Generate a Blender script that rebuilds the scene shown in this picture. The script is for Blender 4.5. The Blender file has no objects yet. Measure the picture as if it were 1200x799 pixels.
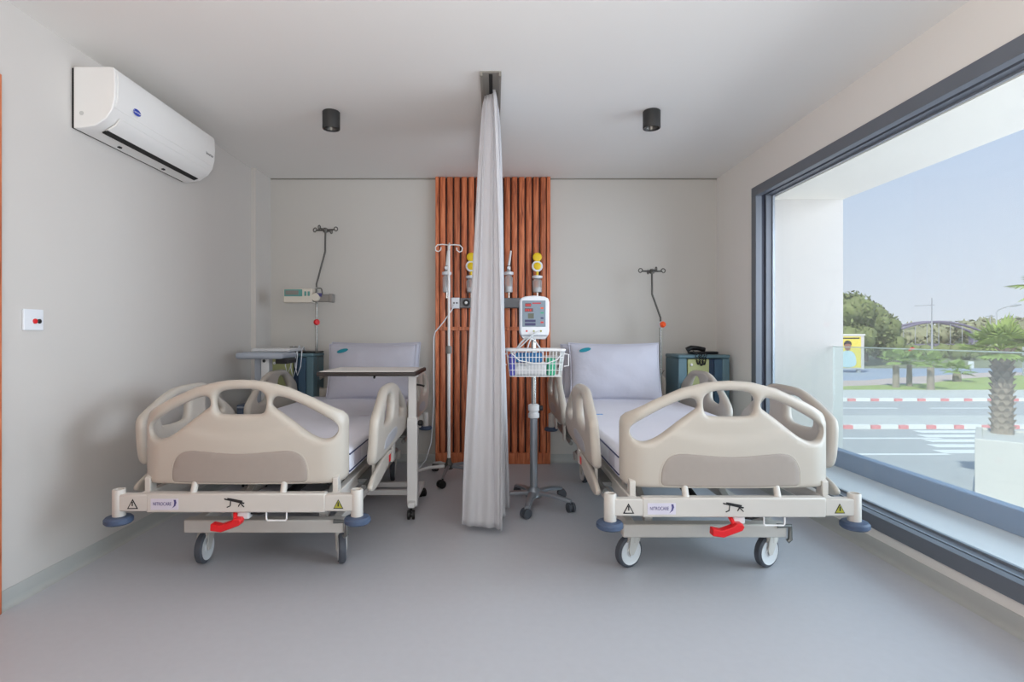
import bpy, bmesh, math, random
import numpy as np
from mathutils import Vector, Matrix
from mathutils.geometry import delaunay_2d_cdt

random.seed(7)
RNG = np.random.default_rng(7)
C = bpy.context.scene.collection
SC = bpy.context.scene
PI = math.pi


def lin(c):
    return tuple(((v / 255) / 12.92 if v / 255 <= .04045 else ((v / 255 + .055) / 1.055) ** 2.4) for v in c)


# ------------------------------------------------------------------ camera
cd = bpy.data.cameras.new('camera')
cam = bpy.data.objects.new('camera', cd)
C.objects.link(cam)
cam.location = (0, 0, 1.10)
cam.rotation_euler = (PI / 2, 0, 0)
cd.sensor_width = 36
cd.lens = 19.2
cd.shift_x = 21 / 1200
cd.shift_y = -6.5 / 1200
cd.clip_end = 600
SC.camera = cam

# ------------------------------------------------------------------ sky
W = bpy.data.worlds.new('sky')
SC.world = W
W.use_nodes = True
nt = W.node_tree
nt.nodes.clear()
wo = nt.nodes.new('ShaderNodeOutputWorld')
bg = nt.nodes.new('ShaderNodeBackground')
rp = nt.nodes.new('ShaderNodeValToRGB')
sx = nt.nodes.new('ShaderNodeSeparateXYZ')
tc = nt.nodes.new('ShaderNodeTexCoord')
nt.links.new(tc.outputs['Generated'], sx.inputs[0])
nt.links.new(sx.outputs['Z'], rp.inputs[0])
nt.links.new(rp.outputs[0], bg.inputs[0])
nt.links.new(bg.outputs[0], wo.inputs[0])
els = rp.color_ramp.elements
els[0].position = 0.0
els[0].color = (.74, .80, .88, 1)
els[1].position = 1.0
els[1].color = (.22, .40, .78, 1)
e = els.new(.12); e.color = (.66, .76, .90, 1)
e = els.new(.36); e.color = (.47, .62, .88, 1)
bg.inputs[1].default_value = .92

# ------------------------------------------------------------------ sun and added fill lamps
sd = bpy.data.lights.new('sun', 'SUN')
sd.energy = 4.5
sd.angle = math.radians(.6)
sd.color = (1, .95, .88)
sun = bpy.data.objects.new('sun', sd)
C.objects.link(sun)
sun.rotation_euler = Vector((.52, .62, -.75)).to_track_quat('-Z', 'Y').to_euler()


def area(name, loc, aim, sx_, sy_, energy, col):
    d = bpy.data.lights.new(name, 'AREA')
    d.shape = 'RECTANGLE'
    d.size, d.size_y = sx_, sy_
    d.energy = energy
    d.color = col
    o = bpy.data.objects.new(name, d)
    C.objects.link(o)
    o.location = loc
    o.rotation_euler = Vector(aim).to_track_quat('-Z', 'Y').to_euler()
    return o


# unseen fill lamps added to brighten the ward: rear, ceiling bounce, window side
area('rear_fill_lamp', (-.7, -2.8, 1.3), (.42, 1, 0), 2.4, 2.2, 16, (1.0, .95, .89))
area('ceiling_bounce_fill', (.15, -.5, 1.15), (.02, .5, 1), 1.6, 1.0, 64, (1.0, .955, .90))
area('window_side_fill', (4.8, 1.4, 1.8), (-1, .26, .0), 4.2, 3.0, 320, (.80, .885, 1.0))

SC.view_settings.view_transform = 'Standard'
SC.view_settings.look = 'None'
SC.view_settings.gamma = 1
SC.view_settings.use_curve_mapping = False
SC.view_settings.exposure = 0.2
SC.cycles.max_bounces = 10
SC.cycles.diffuse_bounces = 6
SC.cycles.transparent_max_bounces = 16

# ------------------------------------------------------------------ materials
M = {}


def mat(name, rgb, rough=.5, metal=0.0, var=.04, scale=8.0, bump=0.0, bscale=60.0, spec=.5, stretch=None, trans=0.0, coat=0.0):
    m = bpy.data.materials.new(name)
    m.use_nodes = True
    n = m.node_tree
    b = n.nodes['Principled BSDF']
    b.inputs['Roughness'].default_value = rough
    b.inputs['Metallic'].default_value = metal
    b.inputs['Specular IOR Level'].default_value = spec
    b.inputs['Coat Weight'].default_value = coat
    t = n.nodes.new('ShaderNodeTexCoord')
    mp = n.nodes.new('ShaderNodeMapping')
    n.links.new(t.outputs['Object'], mp.inputs[0])
    if stretch:
        mp.inputs['Scale'].default_value = stretch
    nz = n.nodes.new('ShaderNodeTexNoise')
    nz.inputs['Scale'].default_value = scale
    nz.inputs['Detail'].default_value = 4
    n.links.new(mp.outputs[0], nz.inputs['Vector'])
    mx = n.nodes.new('ShaderNodeMix')
    mx.data_type = 'RGBA'
    c = lin(rgb)
    mx.inputs['A'].default_value = tuple(v * (1 - var) for v in c) + (1,)
    mx.inputs['B'].default_value = tuple(min(1, v * (1 + var)) for v in c) + (1,)
    n.links.new(nz.outputs['Fac'], mx.inputs['Factor'])
    n.links.new(mx.outputs['Result'], b.inputs['Base Color'])
    if bump:
        n2 = n.nodes.new('ShaderNodeTexNoise')
        n2.inputs['Scale'].default_value = bscale
        n.links.new(mp.outputs[0], n2.inputs['Vector'])
        bp = n.nodes.new('ShaderNodeBump')
        bp.inputs['Strength'].default_value = bump
        bp.inputs['Distance'].default_value = .01
        n.links.new(n2.outputs['Fac'], bp.inputs['Height'])
        n.links.new(bp.outputs[0], b.inputs['Normal'])
    if trans:
        tr = n.nodes.new('ShaderNodeBsdfTranslucent')
        n.links.new(mx.outputs['Result'], tr.inputs[0])
        ms = n.nodes.new('ShaderNodeMixShader')
        ms.inputs[0].default_value = trans
        n.links.new(b.outputs[0], ms.inputs[1])
        n.links.new(tr.outputs[0], ms.inputs[2])
        n.links.new(ms.outputs[0], n.nodes['Material Output'].inputs[0])
    M[name] = m
    return m


def glass(name, tint, ior=1.45, haze=0.0):
    m = bpy.data.materials.new(name)
    m.use_nodes = True
    n = m.node_tree
    n.nodes.clear()
    o = n.nodes.new('ShaderNodeOutputMaterial')
    t = n.nodes.new('ShaderNodeBsdfTransparent')
    t.inputs[0].default_value = tint + (1,)
    g = n.nodes.new('ShaderNodeBsdfGlossy')
    g.inputs['Roughness'].default_value = .02
    lw = n.nodes.new('ShaderNodeLayerWeight')
    lw.inputs[0].default_value = .5
    pw = n.nodes.new('ShaderNodeMath')
    pw.operation = 'POWER'
    pw.inputs[1].default_value = 5
    n.links.new(lw.outputs['Facing'], pw.inputs[0])
    f = n.nodes.new('ShaderNodeMapRange')
    f.inputs['To Min'].default_value = (ior - 1) ** 2 / (ior + 1) ** 2
    f.inputs['To Max'].default_value = .6
    n.links.new(pw.outputs[0], f.inputs[0])
    s = n.nodes.new('ShaderNodeMixShader')
    n.links.new(f.outputs[0], s.inputs[0])
    n.links.new(t.outputs[0], s.inputs[1])
    n.links.new(g.outputs[0], s.inputs[2])
    out = s
    if haze:
        d = n.nodes.new('ShaderNodeBsdfDiffuse')
        d.inputs[0].default_value = (.9, .92, .92, 1)
        s2 = n.nodes.new('ShaderNodeMixShader')
        s2.inputs[0].default_value = haze
        n.links.new(s.outputs[0], s2.inputs[1])
        n.links.new(d.outputs[0], s2.inputs[2])
        out = s2
    n.links.new(out.outputs[0], o.inputs[0])
    M[name] = m
    return m


def wood(name, dark, mid, light):
    m = mat(name, mid, rough=.42, var=.0)
    n = m.node_tree
    b = n.nodes['Principled BSDF']
    t = n.nodes.new('ShaderNodeTexCoord')
    oi = n.nodes.new('ShaderNodeObjectInfo')
    mp = n.nodes.new('ShaderNodeMapping')
    mp.inputs['Scale'].default_value = (34, 34, 2.6)
    n.links.new(t.outputs['Object'], mp.inputs[0])
    cb = n.nodes.new('ShaderNodeVectorMath')
    cb.operation = 'ADD'
    n.links.new(mp.outputs[0], cb.inputs[0])
    ml = n.nodes.new('ShaderNodeMath')
    ml.operation = 'MULTIPLY'
    ml.inputs[1].default_value = 37.0
    n.links.new(oi.outputs['Random'], ml.inputs[0])
    n.links.new(ml.outputs[0], cb.inputs[1])
    nz = n.nodes.new('ShaderNodeTexNoise')
    nz.inputs['Scale'].default_value = 1.6
    nz.inputs['Detail'].default_value = 6
    nz.inputs['Distortion'].default_value = .8
    n.links.new(cb.outputs[0], nz.inputs['Vector'])
    r = n.nodes.new('ShaderNodeValToRGB')
    r.color_ramp.elements[0].position = .30
    r.color_ramp.elements[0].color = lin(dark) + (1,)
    r.color_ramp.elements[1].position = .72
    r.color_ramp.elements[1].color = lin(light) + (1,)
    k = r.color_ramp.elements.new(.5)
    k.color = lin(mid) + (1,)
    n.links.new(nz.outputs['Fac'], r.inputs[0])
    hs = n.nodes.new('ShaderNodeHueSaturation')
    mr = n.nodes.new('ShaderNodeMapRange')
    mr.inputs['To Min'].default_value = .82
    mr.inputs['To Max'].default_value = 1.15
    n.links.new(oi.outputs['Random'], mr.inputs[0])
    n.links.new(mr.outputs[0], hs.inputs['Value'])
    n.links.new(r.outputs[0], hs.inputs['Color'])
    n.links.new(hs.outputs[0], b.inputs['Base Color'])
    return m


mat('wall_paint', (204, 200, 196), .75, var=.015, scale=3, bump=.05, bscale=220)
mat('wall_paint_lightened', (230, 226, 221), .75, var=.015, scale=3, bump=.05, bscale=220)  # window wall's paint lightened to stand in for light it misses
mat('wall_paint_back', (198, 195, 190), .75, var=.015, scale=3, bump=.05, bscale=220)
mat('ceiling_paint', (232, 230, 227), .8, var=.01, scale=2)
mat('vinyl_floor', (188, 190, 196), .42, var=.04, scale=30, spec=.4)
mat('skirting', (176, 178, 176), .5, var=.02)
mat('frame_grey', (108, 113, 122), .45, metal=.15, var=.03)
mat('frame_dark', (38, 42, 60), .5, var=.05)
mat('frame_light', (150, 156, 164), .35, metal=.5, var=.03)
mat('exterior_white', (206, 203, 199), .8, var=.02, scale=2, bump=.08, bscale=120)
mat('exterior_bounce_lit', (240, 234, 222), .8, var=.02, scale=2)  # lighter copy of the exterior white; sun bounce put into the soffit's colour
mat('exterior_dimmed', (186, 181, 175), .8, var=.02, scale=2, bump=.08, bscale=120)  # darker copy of the exterior white, dimming the over-lit fin by colour
mat('ledge_stone', (206, 208, 210), .6, var=.03, scale=6)
mat('shoe_metal', (122, 140, 166), .45, metal=.2, var=.03)  # aluminium with the blue of shade and sky light put into its colour
mat('plastic_beige', (183, 176, 166), .42, var=.015, scale=3, coat=.1)
mat('plastic_taupe', (154, 145, 138), .6, var=.03, scale=40)
mat('plastic_grey', (168, 168, 172), .5, var=.03)  # cool grey for the oval grips on the side rails
mat('bed_white', (198, 194, 188), .4, var=.02)
mat('bed_metal', (120, 122, 120), .4, metal=.6, var=.1)
mat('rubber_blue', (66, 82, 108), .55, var=.06)
mat('rubber_grey', (74, 78, 86), .6, var=.06)
mat('rubber_black', (26, 26, 28), .55, var=.1)
mat('wheel_white', (214, 216, 218), .4, var=.03)
mat('red_plastic', (214, 22, 30), .4, var=.05)
mat('orange_plastic', (238, 84, 28), .4, var=.05)
mat('steel', (190, 190, 186), .25, metal=.95, var=.05)
mat('dark_steel', (96, 94, 90), .4, metal=.6, var=.06)
mat('white_metal', (232, 232, 232), .38, var=.02)
mat('sheet', (222, 222, 232), .9, var=.02, scale=6, bump=.25, bscale=14)
mat('pillow_cotton', (188, 188, 200), .9, var=.03, scale=6, bump=.3, bscale=18)
mat('piping_blue', (44, 54, 96), .7)
mat('logo_teal', (30, 140, 158), .6, var=.15)
mat('logo_blue', (90, 160, 220), .6, var=.15)
mat('ink_violet', (70, 66, 120), .6)
mat('ink_black', (24, 24, 28), .6)
mat('label_lilac', (204, 200, 214), .5)
mat('warning_yellow', (160, 158, 52), .5)
mat('ac_white', (232, 231, 229), .35, var=.01)
mat('ac_grey', (196, 196, 194), .4, var=.02)
mat('ac_blue', (22, 60, 170), .4)
mat('slot_black', (20, 20, 20), .7)
mat('curtain_fabric', (222, 222, 226), .95, var=.02, scale=5, bump=.15, bscale=300, trans=.34)
mat('rail_metal', (140, 137, 130), .4, metal=.35, var=.05)
mat('lamp_black', (44, 44, 44), .5, var=.06)
mat('reflector', (96, 94, 90), .35, metal=.6)
mat('table_white', (236, 233, 228), .35, var=.02)
mat('table_edge', (44, 38, 36), .5, var=.08)
mat('cabinet_teal', (92, 122, 134), .45, var=.03)
mat('cabinet_teal_dark', (56, 92, 96), .45, var=.04)
mat('cabinet_blue', (58, 88, 112), .45, var=.03)
mat('cabinet_navy', (28, 52, 80), .45, var=.03)
mat('cabinet_green', (178, 184, 130), .5, var=.02)
mat('device_black', (20, 21, 24), .35, var=.1)
mat('cart_grey', (160, 168, 180), .35, var=.03)
mat('cart_light', (206, 208, 210), .4, var=.03)
mat('cart_blue', (84, 98, 120), .4, var=.04)
mat('monitor_white', (226, 230, 236), .35, var=.015)
mat('monitor_panel', (126, 142, 156), .45, var=.03)
mat('led_red', (190, 26, 48), .4)
mat('led_maroon', (96, 34, 48), .4)
mat('led_navy', (30, 34, 92), .4)
mat('lcd_green', (52, 66, 50), .3)
mat('pump_body', (214, 208, 196), .45, var=.02)
mat('pump_face', (92, 152, 146), .45, var=.05)
mat('pump_grey', (132, 128, 124), .45, var=.05)
mat('clear_plastic', (214, 216, 218), .2, var=.05)
mat('yellow_plastic', (236, 202, 30), .4, var=.05)
mat('rail_grey', (104, 106, 110), .4, metal=.4, var=.06)
mat('green_packet', (60, 170, 130), .5, var=.1)
mat('blue_packet', (26, 104, 160), .5, var=.15)
mat('violet_packet', (80, 80, 180), .5, var=.1)
wood('wood_slat', (128, 62, 36), (190, 104, 64), (214, 132, 90))
wood('wood_dark', (50, 20, 12), (74, 30, 18), (100, 44, 26))
glass('pane_glass', (.965, .975, .975), 1.25, .075)  # white share paints the milky outdoor haze into the pane
glass('balustrade_glass', (.90, .955, .945), 1.3, .05)  # thinner share of the same painted haze
glass('bottle_glass', (.86, .88, .90), 1.4, .25)
# outdoors
mat('glass_rim', (206, 224, 218), .3, var=.02)
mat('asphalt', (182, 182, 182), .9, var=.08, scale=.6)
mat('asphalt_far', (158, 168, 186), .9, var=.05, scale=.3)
mat('concrete', (206, 204, 200), .9, var=.05, scale=.8)
mat('path_pink', (200, 180, 172), .9, var=.05, scale=.8)
mat('grass', (160, 174, 98), .95, var=.25, scale=1.2)
mat('paint_white', (236, 236, 234), .8, var=.03)
mat('paint_red', (230, 150, 152), .8, var=.06)
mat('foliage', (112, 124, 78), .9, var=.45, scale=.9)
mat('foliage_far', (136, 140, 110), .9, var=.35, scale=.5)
mat('palm_leaf', (140, 164, 88), .7, var=.3, scale=2)
mat('palm_trunk', (150, 138, 126), .9, var=.35, scale=9, bump=.4, bscale=12)
mat('bridge_deck', (120, 116, 136), .8, var=.08, scale=.4)
mat('pole_grey', (160, 166, 172), .6)
mat('poster_yellow', (232, 216, 90), .6, var=.05)
mat('poster_skin', (150, 104, 84), .6)
mat('poster_shirt', (186, 214, 220), .6, var=.05)
mat('poster_hair', (52, 42, 40), .6)
mat('car_white', (226, 230, 236), .3)
mat('car_glass', (60, 72, 84), .2)


# ------------------------------------------------------------------ mesh builder
class MB:
    def __init__(s):
        s.v, s.f = [], []

    def add(s, vs, fs):
        k = len(s.v)
        s.v += [tuple(p) for p in vs]
        s.f += [tuple(i + k for i in q) for q in fs]
        return s

    def box(s, x0, x1, y0, y1, z0, z1, rot=None, piv=None):
        p = [Vector((x, y, z)) for z in (z0, z1) for y in (y0, y1) for x in (x0, x1)]
        if rot:
            pv = Vector(piv) if piv else Vector(((x0 + x1) / 2, (y0 + y1) / 2, (z0 + z1) / 2))
            p = [rot @ (q - pv) + pv for q in p]
        return s.add(p, [(0, 2, 3, 1), (4, 5, 7, 6), (0, 1, 5, 4), (2, 6, 7, 3), (0, 4, 6, 2), (1, 3, 7, 5)])

    def cyl(s, p0, p1, r0, r1=None, n=16):
        return s.tube([p0, p1], [r0, r0 if r1 is None else r1], n)

    def tube(s, pts, r, n=8, closed=False):
        P = [Vector(p) for p in pts]
        m = len(P)
        R = r if isinstance(r, (list, tuple)) else [r] * m
        up = None
        rings = []
        for i in range(m):
            if closed:
                t = (P[(i + 1) % m] - P[i - 1]).normalized()
            else:
                a, b = P[max(i - 1, 0)], P[min(i + 1, m - 1)]
                t = (b - a).normalized()
            if up is None:
                up = Vector((0, 0, 1)) if abs(t.z) < .9 else Vector((1, 0, 0))
            u = (up - t * up.dot(t))
            if u.length < 1e-6:
                u = t.orthogonal()
            u.normalize()
            up = u
            w = t.cross(u)
            rings.append([P[i] + (u * math.cos(2 * PI * k / n) + w * math.sin(2 * PI * k / n)) * R[i] for k in range(n)])
        vs = [p for g in rings for p in g]
        fs = []
        for i in range(m if closed else m - 1):
            j = (i + 1) % m
            for k in range(n):
                l = (k + 1) % n
                fs.append((i * n + k, j * n + k, j * n + l, i * n + l))
        if not closed:
            fs.append(tuple(range(n)))
            fs.append(tuple((m - 1) * n + k for k in reversed(range(n))))
        return s.add(vs, fs)

    def lathe(s, prof, c=(0, 0, 0), n=24, axis=None, caps=True):
        c = Vector(c)
        vs, fs = [], []
        q = Vector(axis).to_track_quat('Z', 'Y') if axis else None
        for r, z in prof:
            for k in range(n):
                a = 2 * PI * k / n
                p = Vector((r * math.cos(a), r * math.sin(a), z))
                vs.append((q @ p if q else p) + c)
        m = len(prof)
        for i in range(m - 1):
            for k in range(n):
                l = (k + 1) % n
                fs.append((i * n + k, i * n + l, (i + 1) * n + l, (i + 1) * n + k))
        if caps:
            fs.append(tuple(reversed(range(n))))
            fs.append(tuple((m - 1) * n + k for k in range(n)))
        return s.add(vs, fs)

    def prism(s, poly, fn, t0, t1):
        n = len(poly)
        vs = [fn(a, b, t0) for a, b in poly] + [fn(a, b, t1) for a, b in poly]
        fs = [tuple(reversed(range(n))), tuple(range(n, 2 * n))]
        fs += [(i, (i + 1) % n, (i + 1) % n + n, i + n) for i in range(n)]
        return s.add(vs, fs)

    def build(s, name, m, parent=None, bevel=0, seg=2, smooth=True, ang=35, loc=None):
        me = bpy.data.meshes.new(name)
        me.from_pydata(s.v, [], s.f)
        bm = bmesh.new()
        bm.from_mesh(me)
        bmesh.ops.recalc_face_normals(bm, faces=bm.faces)
        bm.to_mesh(me)
        bm.free()
        if smooth:
            me.polygons.foreach_set('use_smooth', [True] * len(me.polygons))
            me.set_sharp_from_angle(angle=math.radians(ang))
        me.materials.append(M[m])
        o = bpy.data.objects.new(name, me)
        C.objects.link(o)
        if parent:
            o.parent = parent
        if loc:
            o.location = loc
        if bevel:
            b = o.modifiers.new('edge', 'BEVEL')
            b.width = bevel
            b.segments = seg
            b.limit_method = 'ANGLE'
            b.angle_limit = math.radians(40)
        return o


def box(*a, **k):
    return MB().box(*a, **k)


def tag(o, label, cat, group=None):
    o['label'] = label
    o['category'] = cat
    if group:
        o['group'] = group
    return o


def thing(name, label, cat, loc=(0, 0, 0), rz=0, group=None):
    o = bpy.data.objects.new(name, None)
    C.objects.link(o)
    o.empty_display_size = .05
    o.location = loc
    o.rotation_euler = (0, 0, rz)
    return tag(o, label, cat, group)


def struct(o):
    o['kind'] = 'structure'
    return o


def dup(o, parent=None):
    c = o.copy()
    C.objects.link(c)
    if parent:
        c.parent = parent
    for ch in list(o.children):
        dup(ch, c)
    return c


def text(name, body, size, parent, loc, rot, m, sx=1.0):
    cu = bpy.data.curves.new(name, 'FONT')
    cu.body = body
    cu.size = size
    cu.extrude = .0004
    cu.align_x = 'CENTER'
    cu.align_y = 'CENTER'
    cu.materials.append(M[m])
    tmp = bpy.data.objects.new(name, cu)
    me = bpy.data.meshes.new_from_object(tmp)
    bpy.data.objects.remove(tmp)
    o = bpy.data.objects.new(name, me)
    C.objects.link(o)
    o.parent = parent
    o.location = loc
    o.rotation_euler = rot
    o.scale = (sx, 1, 1)
    return o


def smooth_poly(pts, it=2, closed=True):
    P = [Vector(p) for p in pts]
    for _ in range(it):
        Q = []
        n = len(P)
        for i in range(n):
            a, b = P[i], P[(i + 1) % n]
            Q += [a * .75 + b * .25, a * .25 + b * .75]
        P = Q
    return [tuple(p) for p in P]


def resample(poly, step):
    out = []
    n = len(poly)
    for i in range(n):
        a, b = np.array(poly[i]), np.array(poly[(i + 1) % n])
        L = np.linalg.norm(b - a)
        k = max(1, int(round(L / step)))
        out += [tuple(a + (b - a) * j / k) for j in range(k)]
    # drop points closer than half a step
    res = [out[0]]
    for p in out[1:]:
        if math.dist(p, res[-1]) > step * .45:
            res.append(p)
    if math.dist(res[0], res[-1]) < step * .45:
        res.pop()
    return res


def inside(P, loops):
    c = np.zeros(len(P), bool)
    x, y = P[:, 0], P[:, 1]
    for L in loops:
        A = np.array(L)
        B = np.roll(A, -1, 0)
        for (x0, y0), (x1, y1) in zip(A, B):
            if y0 == y1:
                continue
            m = ((y0 > y) != (y1 > y)) & (x < (x1 - x0) * (y - y0) / (y1 - y0) + x0)
            c ^= m
    return c


def sdist(P, loops):
    d = np.full(len(P), 1e9)
    for L in loops:
        A = np.array(L)
        B = np.roll(A, -1, 0)
        for a, b in zip(A, B):
            e = b - a
            t = np.clip(((P - a) @ e) / max(e @ e, 1e-12), 0, 1)
            d = np.minimum(d, np.hypot(*(P - a - t[:, None] * e).T))
    return d


def plate(outline, holes, T, r, step, fn, half=None):
    """A moulded plate: outline and holes in (u, w); rounded over r towards every edge; fn(u, w, t) maps to 3-D."""
    loops = [resample(outline, step)] + [resample(h, step) for h in holes]
    pts, edges = [], []
    for L in loops:
        k = len(pts)
        n = len(L)
        pts += list(L)
        edges += [(k + i, k + (i + 1) % n) for i in range(n)]
    nb = len(pts)
    A = np.array(loops[0])
    extra = []
    for L in loops:
        A2 = np.array(L)
        tg = np.roll(A2, -1, 0) - np.roll(A2, 1, 0)
        nr = np.stack([-tg[:, 1], tg[:, 0]], 1)
        nr /= np.maximum(np.linalg.norm(nr, axis=1, keepdims=True), 1e-9)
        for off in (.12 * r, .4 * r, .85 * r):
            for sgn in (1, -1):
                Q = A2 + nr * off * sgn
                ok = inside(Q, loops)
                Q = Q[ok]
                if len(Q):
                    d = sdist(Q, loops)
                    extra += [tuple(q) for q in Q[d > off * .93]]
    g = step * 1.6
    xs = np.arange(A[:, 0].min() + g / 2, A[:, 0].max(), g)
    ys = np.arange(A[:, 1].min() + g / 2, A[:, 1].max(), g)
    G = np.array([(x, y) for x in xs for y in ys])
    G = G[inside(G, loops)]
    G = G[sdist(G, loops) > r * 1.1]
    pts += extra + [tuple(q) for q in G]
    vo, eo, fo, _, _, _ = delaunay_2d_cdt([Vector(p) for p in pts], edges, [], 0, 1e-6)
    V = np.array([tuple(v) for v in vo])
    cent = np.array([V[list(f)].mean(0) for f in fo])
    keep = inside(cent, loops)
    d = sdist(V, loops)
    d[d < 1e-5] = 0
    F = [f for f, k in zip(fo, keep) if k and max(d[i] for i in f) > 0]
    q = np.clip(d / r, 0, 1)
    t = T / 2 * np.sqrt(np.maximum(0, 1 - (1 - q) ** 2))
    mb = MB()
    front = [fn(a, b, -tt) for (a, b), tt in zip(V, t)]
    n = len(V)
    vs = list(front)
    idx = list(range(n))
    for i in range(n):
        if t[i] > 1e-7:
            idx[i] = len(vs)
            vs.append(fn(V[i][0], V[i][1], t[i]))
    fs = [tuple(f) for f in F] + [tuple(idx[i] for i in reversed(f)) for f in F]
    mb.add(vs, fs)
    return mb


# ================================================================== room shell
XL, XR, YB, ZC, YR = -1.976, 1.931, 4.736, 2.46, -3.0
struct(box(XL - .15, XR + .14, YR - .1, YB + .1, -.12, 0).build('floor', 'vinyl_floor', smooth=False))
struct(box(XL - .15, XR + .14, YR - .1, YB + .1, ZC, ZC + .14).build('ceiling', 'ceiling_paint', smooth=False))
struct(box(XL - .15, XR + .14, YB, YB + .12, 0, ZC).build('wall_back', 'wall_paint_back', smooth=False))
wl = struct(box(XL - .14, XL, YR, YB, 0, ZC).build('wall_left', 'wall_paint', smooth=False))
struct(box(XL, XL + .040, 4.44, YB, 0, ZC).build('trim_1', 'wall_paint', smooth=False))
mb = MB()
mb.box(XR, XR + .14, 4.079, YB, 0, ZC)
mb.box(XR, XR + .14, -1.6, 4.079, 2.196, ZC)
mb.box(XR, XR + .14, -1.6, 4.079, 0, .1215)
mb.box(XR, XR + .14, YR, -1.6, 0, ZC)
struct(mb.build('wall_right', 'wall_paint_lightened', smooth=False))
struct(box(XL - .14, XR + .14, YR - .12, YR, 0, ZC).build('wall_rear', 'wall_paint', smooth=False))


def skirting(name, pts, d):
    # coved skirting: profile (offset from wall, z)
    prof = [(0, 0), (.028, 0), (.016, .004), (.009, .012), (.006, .026), (.005, .07), (.003, .073), (0, .073)]
    a, b = Vector(pts[0]), Vector(pts[1])
    n = Vector(d)
    vs = [tuple(a + n * o + Vector((0, 0, z))) for o, z in prof] + [tuple(b + n * o + Vector((0, 0, z))) for o, z in prof]
    k = len(prof)
    fs = [(i, (i + 1) % k, (i + 1) % k + k, i + k) for i in range(k)] + [tuple(range(k)), tuple(range(2 * k - 1, k - 1, -1))]
    return struct(MB().add(vs, fs).build(name, 'skirting'))


skirting('baseboard_left', ((XL, YR, 0), (XL, 4.44, 0)), (1, 0, 0))
skirting('baseboard_back', ((XL + .046, YB, 0), (XR, YB, 0)), (0, -1, 0))
skirting('baseboard_right', ((XR, YR, 0), (XR, YB, 0)), (-1, 0, 0))

struct(box(XL + .04, XR, YB - .006, YB, ZC - .009, ZC).build('shadow_gap_strip', 'rail_metal', smooth=False))  # grey strip standing in for the dark shadow gap under the ceiling
# wooden door casing at the edge of the view, on the wall with the air conditioner
dr = struct(box(XL, XL + .022, 1.10, 2.02, 0.005, 2.05).build('door_1', 'wood_slat', smooth=False))
mb = MB()
mb.box(XL, XL + .035, 2.05, 2.156, 0, 2.13)
mb.box(XL, XL + .035, .94, 1.075, 0, 2.13)
mb.box(XL, XL + .035, 1.075, 2.05, 2.06, 2.13)
mb.build('door_frame', 'wood_slat', dr, bevel=.004)
MB().tube([(XL + .022, 1.2, 1.0), (XL + .07, 1.2, 1.0), (XL + .07, 1.32, 1.0)], .009).build('door_handle', 'steel', dr)

# ---- window: outer frame, dark track, sash frame and the pane
W0, W1, WZ0, WZ1 = -1.6, 4.079, .1215, 2.196


def ring(x0, x1, inset, width):
    y0, y1, z0, z1 = W0 + inset, W1 - inset, WZ0 + inset, WZ1 - inset
    m = MB()
    m.box(x0, x1, y0, y1, z0, z0 + width)
    m.box(x0, x1, y0, y1, z1 - width, z1)
    m.box(x0, x1, y0, y0 + width, z0 + width, z1 - width)
    m.box(x0, x1, y1 - width, y1, z0 + width, z1 - width)
    return m


win = struct(ring(1.921, 1.965, 0, .07).build('window_1', 'frame_grey', smooth=False, bevel=.002))
ring(1.966, 2.0, .002, .046).build('window_track', 'frame_dark', win, smooth=False)
box(1.985, 1.995, W0 + .05, W1 - .05, WZ0 + .048, WZ0 + .066).build('track_rail', 'frame_light', win, smooth=False)
ring(2.0, 2.066, .0, .062).build('sash_frame', 'frame_grey', win, smooth=False, bevel=.002)
ring(2.045, 2.062, .062, .010).build('glazing_bead', 'frame_light', win, smooth=False)
box(2.050, 2.056, W0 + .066, W1 - .066, WZ0 + .066, WZ1 - .066).build('pane', 'pane_glass', win, smooth=False)

# ---- outside of the building: roof block, soffit and fin, ledge, balustrade, lower storey
struct(box(2.07, 2.62, YR, 4.0995, 2.12, 2.62).build('trim_3', 'exterior_bounce_lit', smooth=False))
mb = MB()
mb.box(2.07, 2.62, 4.10, 5.1, -2.4, 2.62)
struct(mb.build('wall_exterior', 'exterior_dimmed', smooth=False))
struct(box(XL - .3, 2.62, YR - .2, 5.1, 2.62, 6.2).build('roof', 'exterior_white', smooth=False))
struct(box(2.07, 2.62, YR, 4.10, -.12, .14).build('trim_2', 'ledge_stone', smooth=False))
struct(box(XL - .3, 2.60, YR - .2, 5.1, -2.4, -.121).build('wall_lower', 'exterior_white', smooth=False))
bal = thing('glass_balustrade', 'frameless glass balustrade in a metal channel outside the window', 'balustrade', (2.545, 0, .14))
box(-.035, .035, YR, 4.098, 0, .122).build('base_channel', 'shoe_metal', bal, smooth=False, bevel=.004)
for a, b in ((-2.9, -.4), (-.385, 1.84), (1.855, 4.09)):
    gp = box(-.007, .007, a, b, .10, .874).build('glass_panel', 'balustrade_glass', bal, smooth=False)
    box(-.007, .007, a, b, .8741, .880).build('polished_edge', 'glass_rim', gp, smooth=False)

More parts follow.
